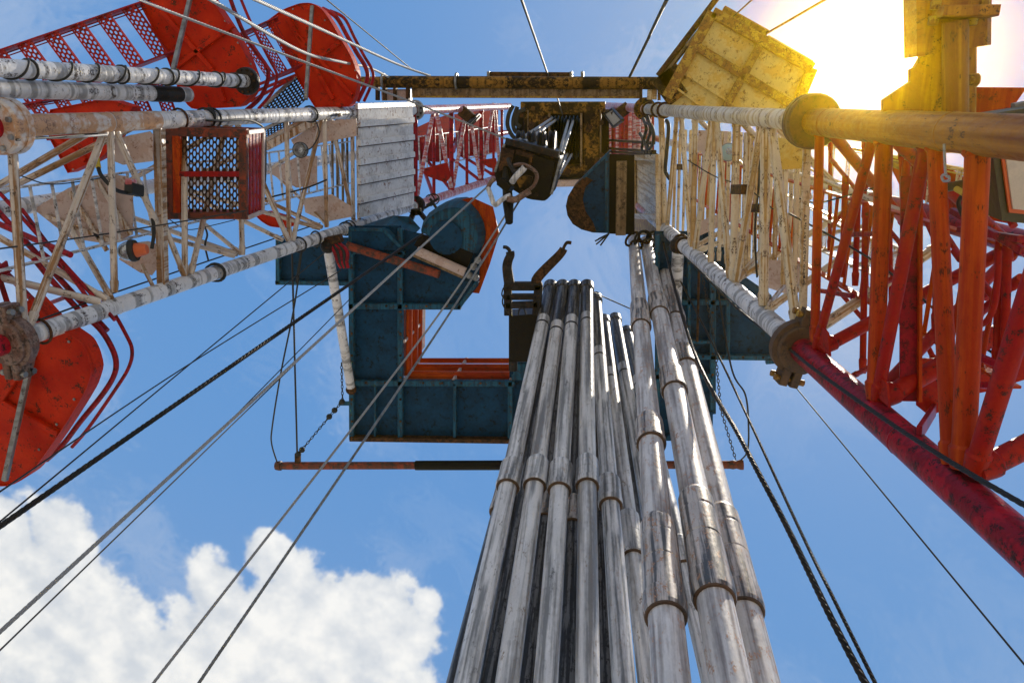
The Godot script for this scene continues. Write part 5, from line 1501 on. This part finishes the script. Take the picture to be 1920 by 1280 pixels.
func build_fittings() -> void:
	# orange mesh cage on the left leg
	var h := 8.3
	var o := thing("mesh_basket", "rusty orange basket with expanded mesh floor on the left leg", "basket", at(386, 326, h))
	var c := [at(310, 242, h), at(463, 248, h), at(463, 408, h), at(313, 408, h)]
	var inw: Vector3 = ((c[1] as Vector3) - (c[0] as Vector3)).normalized()
	one_beam(o, "floor_frame", at(310, 246, h), at(464, 250, h), 0.1, 0.06, Vector3.UP, m.rust_red)
	one_beam(o, "floor_frame", at(313, 404, h), at(464, 404, h), 0.08, 0.06, Vector3.UP, m.rust_red)
	one_beam(o, "floor_frame", at(316, 252, h), at(318, 400, h), 0.1, 0.058, Vector3.UP, m.rust_red)
	one_beam(o, "floor_frame", at(331, 252, h), at(333, 400, h), 0.09, 0.056, Vector3.UP, m.orange)
	one_beam(o, "floor_frame", at(456, 252, h), at(457, 400, h), 0.09, 0.058, Vector3.UP, m.rust_red)
	one_beam(o, "floor_frame", at(336, 326, h), at(452, 326, h), 0.06, 0.054, Vector3.UP, m.red)
	for q in [[336, 252, 450, 323], [336, 329, 450, 400]]:
		var st := new_st()
		perforated(st, at(q[0], q[1], h + 0.02), at(q[2], q[1], h + 0.02), at(q[0], q[3], h + 0.02), 18, 5, 0.76, 8)
		part(o, "mesh", st, m.rust)
	var up := Vector3(-0.06, 0.5, 0.0)
	for q in [[463, 248, 0.0], [463, 408, 0.0], [310, 242, 0.0], [313, 408, 0.0]]:
		var p := at(q[0], q[1], h)
		one_beam(o, "corner_post", p, p + up, 0.05, 0.05, Vector3(1, 0, 0), m.plate)
	one_beam(o, "top_rail", at(463, 248, h) + up, at(463, 408, h) + up, 0.06, 0.05, Vector3.UP, m.plate)
	one_beam(o, "top_rail", at(310, 242, h) + up, at(463, 248, h) + up, 0.06, 0.05, Vector3.UP, m.rust_red)
	one_beam(o, "top_rail", at(313, 408, h) + up, at(463, 408, h) + up, 0.06, 0.05, Vector3.UP, m.plate)
	for t in [0.2, 0.42, 0.64, 0.86]:
		var a := at(463, 250, h).lerp(at(463, 406, h), 0.0) + up * float(t)
		var b := at(463, 406, h) + up * float(t)
		one_beam(o, "side_slat", a, b, 0.012, 0.075, up, m.red)
		one_beam(o, "side_slat", at(313, 406, h) + up * float(t), b, 0.012, 0.075, up, m.red)
		one_beam(o, "side_slat", at(310, 244, h) + up * float(t), a, 0.012, 0.075, up, m.red)
	for y in [266.0, 384.0]:
		var st := new_st()
		tube(st, at(306, y, h), at(318, y, h), 0.035)
		part(o, "hinge", st, m.iron)
	# lamps
	dome_lamp("bulkhead_lamp", "big silver dome lamp with orange-red base on the left leg", leg(-1, 246, 470, -0.1), Vector3(-1, -0.22, -0.1), 0.105, m.lamp_glass, m.rubber, m.cap, 0.14)
	var bl := dome_lamp("bulkhead_lamp", "small dark bowl lamp above the middle of the left leg", leg(-1, 563, 281, 0.1), EYE - leg(-1, 563, 281, 0.1), 0.105, m.galv, m.rubber, m.iron, 0.05)
	var s2 := new_st()
	ball(s2, leg(-1, 563, 281, 0.1) + (EYE - leg(-1, 563, 281, 0.1)).normalized() * 0.05, EYE - leg(-1, 563, 281, 0.1), 0.04, 0.4)
	part(bl, "bulb", s2, m.lamp_glass)
	var rl := dome_lamp("bulkhead_lamp", "round pale blue-green lamp among the right leg's cream posts", leg(1, 1366, 285, 0.35), EYE - leg(1, 1366, 285, 0.35), 0.105, plain(Color(0.36, 0.5, 0.5), 0.3, 0.2), m.galv, m.iron, 0.06)
	s2 = new_st()
	ball(s2, leg(1, 1368, 283, 0.28), EYE - leg(1, 1366, 285, 0.35), 0.045, 0.5)
	part(rl, "boss", s2, m.lamp_glass)
	# flood lamps high on both legs
	var k := 0
	for q in [[[1133, 213], [1149, 204], [1168, 225], [1151, 238]], [[878, 231], [896, 214], [900, 217], [882, 235]]]:
		var side := 1.0 if k == 0 else -1.0
		var f := thing("flood_lamp", ["square white flood lamp at the red top of the right leg", "slim flood lamp with rusty hood at the red top of the left leg"][k], "lamp", leg(side, q[0][0], q[0][1], -0.3), "flood lamps near the mast top")
		var pts := flat_leg(side, -0.35, q)
		one_slab(f, "lens", pts, Vector3(side * 0.03, 0, 0), m.lamp_face)
		for i in 4:
			one_beam(f, "rim", pts[i], pts[(i + 1) % 4], 0.04, 0.06, Vector3(1, 0, 0), m.iron)
		var mid: Vector3 = ((pts[0] as Vector3) + (pts[2] as Vector3)) * 0.5
		one_beam(f, "hood", mid + Vector3(side * 0.05, 0.02, 0), mid + Vector3(side * 0.3, 0.15, 0.18), 0.24, 0.2, Vector3(0, 1, 0), m.rust)
		k += 1
	# big flood lamp at the right edge
	var fl := thing("flood_lamp", "big flood lamp with orange gasket cut by the right edge", "lamp", at(1920, 310, 4.6))
	var q4 := [at(1852, 214, 4.6), at(2020, 188, 4.75), at(2030, 430, 4.75), at(1880, 414, 4.6)]
	one_slab(fl, "case", smooth_ring(q4), Vector3(0.02, 0.22, 0), m.olive)
	var cen := Vector3.ZERO
	for p: Vector3 in q4: cen += p / 4.0
	var nrm := ((q4[1] as Vector3) - (q4[0] as Vector3)).cross((q4[2] as Vector3) - (q4[0] as Vector3)).normalized()
	if nrm.dot(EYE - cen) < 0.0: nrm = -nrm
	var gk := []
	var ln := []
	for p: Vector3 in q4:
		gk.append(cen + (p - cen) * 0.84 + nrm * 0.012)
		ln.append(cen + (p - cen) * 0.77 + nrm * 0.02)
	one_slab(fl, "gasket", smooth_ring(gk), -nrm * 0.01, m.cap)
	one_slab(fl, "lens", smooth_ring(ln), -nrm * 0.012, m.lamp_face)
	one_beam(fl, "bracket", at(1900, 202, 4.9), at(1960, 190, 4.9), 0.05, 0.05, Vector3.UP, m.galv)
	# cable tail, hook and terminal behind the flood lamp
	var tl := thing("cable_clamp", "dark cable clamp with yellow plug on the right red posts", "clamp", leg(1, 1790, 340, 0))
	one_beam(tl, "bar", leg(1, 1772, 352, 0.12), leg(1, 1850, 338, 0.12), 0.045, 0.05, Vector3(1, 0, 0), m.olive)
	one_tube(tl, "plug", leg(1, 1794, 354, 0.06), leg(1, 1808, 362, 0.06), 0.016, m.cable_yellow)
	var st := new_st()
	path(st, smooth([leg(1, 1808, 362, 0.06), leg(1, 1798, 380, 0.08), leg(1, 1804, 400, 0.1), leg(1, 1815, 420, 0.1)]), 0.012, 7)
	part(tl, "cable", st, m.rubber)
	st = new_st()
	path(st, smooth([leg(1, 1771, 270, -0.12), leg(1, 1774, 325, -0.12), leg(1, 1780, 331, -0.12), leg(1, 1780, 338, -0.12), leg(1, 1770, 339, -0.12), leg(1, 1767, 330, -0.12), leg(1, 1774, 326, -0.12)]), 0.007, 7)
	part(tl, "wire_hook", st, m.wire)
	# standpipes at the upper left
	var sp := thing("standpipe", "white standpipe wound with black wire, ending in a black flange", "pipe", leg(-1, -80, 125, 0), "standpipes along the left leg")
	var a := leg(-1, -80, 123, 0)
	var b := leg(-1, 462, 152, 0)
	one_tube(sp, "pipe_body", a, b, 0.078, m.white, 20)
	st = new_st()
	var dir := (b - a).normalized()
	lathe(st, b - dir * 0.04, dir, [[0.0, 0.08], [0.0, 0.165], [0.03, 0.17], [0.06, 0.17], [0.08, 0.165], [0.08, 0.08]], 24, false)
	var fg := part(sp, "flange", st, m.iron)
	var fr := frame(dir)
	for i in 10:
		var e: Vector3 = (fr[0] as Vector3) * cos(TAU * i / 10) + (fr[1] as Vector3) * sin(TAU * i / 10)
		st = new_st()
		hexbolt(st, b - dir * 0.03 + e * 0.135, -dir, 0.016, 0.03)
		part(fg, "bolt", st, m.rust)
	st = new_st()
	var coil := []
	var len := (b - a).length()
	for i in 400:
		var t := i / 399.0
		var w := TAU * (9.0 * t + 0.13 * sin(t * 19.0))
		coil.append(a + dir * len * (0.06 + 0.88 * t) + ((fr[0] as Vector3) * cos(w) + (fr[1] as Vector3) * sin(w)) * 0.084)
	path(st, coil, 0.011, 6)
	part(sp, "wound_wire", st, m.rubber)
	for t in [0.17, 0.45, 0.62, 0.84, 0.93]:
		st = new_st()
		path(st, circle(a + dir * len * float(t), dir.rotated(Vector3(0, 0, 1), 0.25), 0.084, 14), 0.014, 6, true)
		part(sp, "wire_loop", st, m.rubber)
	var sq := thing("standpipe", "plain pinkish-white standpipe below the wire-wound one", "pipe", leg(-1, -80, 165, 0), "standpipes along the left leg")
	one_tube(sq, "pipe_body", leg(-1, -80, 163, 0.12), leg(-1, 352, 177, 0.12), 0.082, m.white, 20)
	one_tube(sq, "sleeve", leg(-1, 282, 175, 0.12), leg(-1, 335, 177, 0.12), 0.086, m.iron, 20)
	# odd bars and hoses
	st = new_st()
	path(st, smooth([leg(-1, 385, 225, -0.1), leg(-1, 420, 226, -0.13), leg(-1, 455, 224, -0.13), leg(-1, 480, 230, -0.1), leg(-1, 496, 250, -0.05), leg(-1, 497, 330, 0.0), leg(-1, 494, 350, 0.0)]), 0.014, 7)
	solo("hose", st, m.rubber, "black hose looping over the orange basket's corner", "hose")
	st = new_st()
	path(st, smooth([leg(-1, 183, 312, 0.1), leg(-1, 190, 330, 0.05), leg(-1, 215, 355, 0.0), leg(-1, 240, 362, 0.0), leg(-1, 262, 365, 0.05), leg(-1, 280, 390, 0.0), leg(-1, 288, 430, 0.0), leg(-1, 284, 466, 0.0)]), 0.02, 8)
	var hz := solo("hose", st, m.rubber, "thick black lamp hose hanging inside the left leg", "hose")
	st = new_st()
	tube(st, leg(-1, 179, 290, 0.1), leg(-1, 184, 315, 0.1), 0.026)
	part(hz, "yellow_sleeve", st, m.cable_yellow)
	st = new_st()
	path(st, smooth([leg(1, 1250, 226, -0.05), leg(1, 1254, 240, -0.05), leg(1, 1250, 290, -0.05), leg(1, 1248, 320, -0.05), leg(1, 1256, 335, 0.0)]), 0.03, 8)
	solo("hose", st, m.rubber, "black hose hanging down the right leg's first cream post", "hose")
	# clutter where the thick pipes pass the cream casing
	var rc := thing("rope_coil", "dark tangle of rope loops over the tops of the three thick pipes", "rope", at(1205, 452, 13.4))
	for q in [[1186, 448, 0.14], [1194, 458, 0.1], [1204, 450, 0.15], [1216, 456, 0.12], [1228, 450, 0.15], [1236, 444, 0.1], [1210, 444, 0.11]]:
		st = new_st()
		path(st, circle(at(q[0], q[1], 13.4), Vector3(sin(q[0]), 1.2, cos(q[0] * 1.7)), q[2], 14), 0.022, 6, true)
		part(rc, "loop", st, m.rubber if int(q[0]) % 4 == 0 else m.rust)
	var tw := thing("wire_tuft", "frayed black wire tuft sticking out below the teal housing", "wire", at(1140, 440, 12.9))
	for q in [[1116, 452], [1118, 458], [1122, 448], [1126, 460]]:
		one_tube(tw, "strand", at(1142, 438, 12.9), at(q[0], q[1], 12.8), 0.014, m.rubber, 5)
	var hb := thing("hose_bundle", "black cable bunch hanging before the right leg's pink posts", "hoses", leg(1, 1216, 240, -0.1))
	for q in [[[1206, 222], [1212, 240], [1208, 262], [1216, 284]], [[1214, 218], [1220, 244], [1214, 268], [1222, 290]], [[1210, 230], [1222, 236], [1226, 262], [1218, 280]], [[1200, 250], [1206, 262], [1204, 278], [1210, 290]]]:
		st = new_st()
		var line := []
		for w in q: line.append(leg(1, w[0], w[1], -0.12))
		path(st, smooth(line), 0.03, 7)
		part(hb, "hose", st, m.rubber)
	# junction box on the left leg's brace
	var jb := thing("junction_box", "small black junction box on a left leg brace", "box", leg(-1, 252, 355, -0.03))
	one_beam(jb, "case", leg(-1, 240, 352, -0.03), leg(-1, 262, 358, -0.03), 0.12, 0.1, Vector3(1, 0, 0), m.rubber)
	one_beam(jb, "lid", leg(-1, 240, 340, -0.03), leg(-1, 250, 342, -0.03), 0.06, 0.08, Vector3(1, 0, 0), m.pink)
	# coiled red hoses beside the board
	var rh := thing("hose_bundle", "bundle of shiny maroon hoses hanging under the left leg", "hoses", at(640, 470, 11.3))
	for i in 5:
		st = new_st()
		path(st, smooth([at(618 + i * 3, 452, 11.2), at(626 + i * 6, 470, 11.15), at(634 + i * 4, 492, 11.1), at(640 + i * 3, 502, 11.1)]), 0.03, 7)
		part(rh, "hose", st, m.crimson if i % 2 == 0 else m.rubber)
	one_beam(rh, "clamp", at(612, 452, 11.2), at(640, 446, 11.2), 0.12, 0.14, Vector3.UP, m.rust)
	# small bracket by the red section's lower joint
	var bk := thing("bracket", "black bracket with bent rods below the left upper joint", "bracket", at(790, 392, 13.6))
	for q in [[772, 398, 790, 396, 0.12], [784, 394, 800, 414, 0.07], [770, 400, 778, 404, 0.2]]:
		one_beam(bk, "bar", at(q[0], q[1], 13.5), at(q[2], q[3], 13.5), q[4], 0.1, Vector3.UP, m.iron)
	for q in [[800, 385, 822, 372], [796, 390, 812, 380], [806, 372, 822, 396]]:
		one_tube(bk, "rod", at(q[0], q[1], 13.4), at(q[2], q[3], 13.4), 0.025, m.rubber, 6)

func build_cables() -> void:
	var g := "guy lines running down to the lower left"
	cable("guy_rope", "thick dark rope from the left edge up to the teal drum", g, [[-60, 1027, 3.6], [792, 438, 11.2]], 0.021, m.iron)
	cable("guy_rope", "long bright rope from the left edge to the hook", g, [[-60, 1238, 3.5], [944, 322, 13.0]], 0.016, m.wire)
	cable("guy_rope", "thin dark line close under the long bright rope", g, [[-60, 1276, 3.8], [660, 578, 11.4]], 0.007, m.wire_dark)
	cable("guy_rope", "bright rope rising from the bottom edge, left of a pair", g, [[262, 1312, 4.6], [806, 612, 9.3], [968, 372, 11.4]], 0.014, m.wire)
	cable("guy_rope", "grey rope rising from the bottom edge, right of a pair", g, [[348, 1316, 4.6], [832, 604, 9.3], [974, 376, 11.4]], 0.015, m.galv)
	cable("guy_rope", "thin dark line, topmost where it meets the leg", g, [[-40, 1010, 4.6], [338, 697, 8.2], [608, 474, 11.0]], 0.008, m.wire_dark)
	cable("guy_rope", "thin dark line crossing the topmost one halfway", g, [[-40, 948, 4.6], [338, 693, 8.4], [640, 506, 11.0]], 0.008, m.wire_dark)
	cable("guy_rope", "thin dark line from the strut's middle to the bright rope", g, [[430, 790, 8.6], [656, 560, 11.2]], 0.007, m.wire_dark)
	g = "lines on the right of the pipes"
	cable("hoist_line", "thick dark rope running down right beside the thick pipes", g, [[1226, 380, 14.4], [1290, 627, 8.6], [1391, 826, 5.6], [1470, 976, 4.6], [1560, 1160, 3.7], [1650, 1330, 3.1]], 0.02, m.iron)
	cable("hoist_line", "thinner dark rope right of the thick one, reaching the bottom edge", g, [[1252, 480, 12.4], [1350, 672, 8.8], [1494, 980, 5.4], [1560, 1115, 4.5], [1660, 1318, 3.6]], 0.013, m.iron)
	cable("hoist_line", "black cable following the right leg's front pipe to the edge", g, [[1212, 380, 15.0], [1241, 430, 12.4], [1365, 561, 8.8], [1469, 645, 6.5], [1527, 692, 5.5], [1655, 783, 4.5], [1780, 864, 3.75], [1920, 946, 3.2], [1990, 985, 2.95]], 0.014, m.rubber)
	cable("hoist_line", "thin line from the teal board's corner to the right edge", g, [[1450, 674, 11.8], [1960, 1292, 5.0]], 0.009, m.wire_dark)
	cable("hoist_line", "slack black cable looping right of the thick ropes", g, [[1346, 540, 11.2], [1372, 690, 10.6], [1398, 740, 10.5], [1404, 800, 10.6], [1402, 845, 10.8], [1390, 862, 11.0]], 0.014, m.rubber)
	cable("hoist_line", "thin rust-brown rod hanging beside the right strut", g, [[1311, 500, 11.3], [1308, 640, 11.5]], 0.02, m.rust)
	g = "lines crossing the top of the picture"
	cable("top_line", "short dark line from the top edge to the cross beam's middle", g, [[970, -24, 9.0], [1028, 142, 14.4]], 0.018, m.wire_dark)
	cable("top_line", "bent black cable from the top edge to the cross beam's right part", g, [[1262, -24, 10.0], [1222, 58, 12.6], [1214, 76, 13.0], [1180, 146, 14.3]], 0.026, m.rubber)
	cable("top_line", "thin line from the top edge to the yellow box's corner", g, [[1432, -20, 11.6], [1372, 34, 13.4]], 0.012, m.wire_dark)
	cable("top_line", "yellow line from the top edge to the yellow box's roof edge", g, [[1574, -16, 10.4], [1432, 66, 13.4]], 0.017, m.gold)
	cable("top_line", "thin dark line from the top edge beside the second red landing", g, [[596, -14, 11.0], [772, 130, 14.4]], 0.01, m.wire_dark)
	cable("top_line", "dark line crossing inside the crown block", g, [[1045, 183, 16.0], [1055, 215, 18.4]], 0.016, m.wire_dark)
	g = "pale wire ropes over the red landings"
	cable("wire_rope", "lowest pale wire rope, passing over to the travelling block", g, [[240, -10, 6.4], [382, 46, 7.6], [764, 188, 11.2], [948, 260, 12.4]], 0.0145, m.wire)
	cable("wire_rope", "middle pale wire rope ending on the cross beam", g, [[376, -12, 7.2], [560, 94, 10.0], [640, 116, 11.6], [690, 126, 13.0], [728, 144, 14.1]], 0.0215, m.wire)
	cable("wire_rope", "highest pale wire rope ending further along the cross beam", g, [[450, -14, 7.2], [600, 54, 9.8], [740, 118, 12.8], [806, 142, 14.2]], 0.021, m.wire)
	cable("lamp_wire", "thin wire crossing the left leg below the basket", "", [[-30, 470, 5.6], [200, 438, 7.2], [460, 395, 8.2]], 0.008, m.wire_dark)
	cable("lamp_wire", "twisted black wire strung between posts of the left leg", "", [[496, 372, 10.2], [545, 360, 10.6], [580, 350, 10.8], [612, 337, 11.1]], 0.0125, m.rubber)
	cable("lamp_wire", "thin wire crossing the right leg's red braces", "", [[1480, 400, 7.2], [1640, 490, 6.4], [1790, 610, 5.6], [1910, 694, 5.0]], 0.009, m.wire_dark)
	cable("lamp_wire", "silver wire tied under the left leg's rear chord", "", [[30, 252, 6.2], [90, 258, 6.6], [150, 256, 6.8], [200, 252, 7.2]], 0.0125, m.wire)
	g = "thin wires and hoses tied along the left leg"
	var wires := [["thin black cable tied below the left leg's rear chord", [[30, 262, 6.0], [160, 252, 7.0], [300, 236, 8.1], [430, 226, 9.3], [560, 220, 10.8], [655, 214, 12.2]], 0.011], ["thin black cable tied above the left leg's front chord", [[60, 604, 6.0], [210, 550, 7.2], [340, 506, 8.4], [470, 462, 9.8], [600, 418, 11.4]], 0.009], ["drooping thin wire between the left leg's first two posts", [[40, 330, 6.6], [90, 345, 6.9], [150, 340, 7.2], [205, 330, 7.5]], 0.006], ["drooping thin wire under the orange basket", [[318, 412, 8.6], [350, 430, 8.9], [390, 424, 9.2], [440, 412, 9.5]], 0.006], ["loose wire tail hanging from the front chord under the basket", [[390, 488, 9.0], [384, 460, 8.9], [388, 440, 8.8], [383, 424, 8.7]], 0.012], ["thin wire up to the small bowl lamp", [[590, 222, 11.2], [598, 250, 11.0], [585, 275, 10.9], [572, 282, 10.8]], 0.009]]
	for q in wires: cable("lamp_wire", q[0], g, q[1], q[2], m.rubber)
	g = "thin wires tied inside the right leg"
	for q in [["thin wire drooping between the marked post and the first red post", [[1500, 372, 7.4], [1530, 380, 7.2], [1570, 372, 7.0], [1640, 352, 6.8]], 0.007], ["thin wire sloping across the cream posts by the round lamp", [[1290, 300, 9.8], [1340, 330, 9.5], [1400, 352, 9.0], [1450, 392, 8.6]], 0.007], ["black conduit running down behind the cream posts", [[1420, 240, 9.0], [1424, 330, 8.9], [1416, 430, 8.8], [1420, 520, 8.7]], 0.012]]: cable("lamp_wire", q[0], g, q[1], q[2], m.rubber)
	# what carries the hanging bar
	cable("hanger_rod", "straight dark rod carrying the left end of the hanging bar", "hangers of the bar", [[547, 466, 10.6], [557, 858, 11.0]], 0.016, m.wire_dark)
	cable("hanger_rod", "slack black cable hanging left of the straight rod", "hangers of the bar", [[566, 462, 10.6], [552, 570, 10.4], [526, 700, 10.4], [510, 800, 10.6], [509, 832, 10.8], [519, 866, 11.0]], 0.0125, m.rubber)
	cable("hanger_rod", "knotted rope end dangling beside the left rod", "hangers of the bar", [[568, 452, 10.7], [560, 500, 10.6], [556, 530, 10.6]], 0.02, m.rubber)
	chain("chain", "chain from the bar's left lug up to the teal board", [[640, 680, 11.6], [642, 752, 11.4], [628, 768, 11.3], [560, 850, 11.0]], 0.034, m.wire_dark)
	chain("chain", "chain from the bar's right end up beside the thick pipes", [[1318, 520, 11.4], [1340, 640, 11.4], [1352, 768, 11.2], [1380, 862, 11.0]], 0.034, m.wire_dark)
	var st := new_st()
	for q in [[641, 753, 11.4], [627, 769, 11.3], [617, 781, 11.25], [566, 843, 11.02], [559, 851, 11.0]]:
		ball(st, at(q[0], q[1], q[2]), Vector3.UP, 0.05)
	solo("rope_knots", st, m.rubber, "row of dark rope knots on the left chain", "knots")
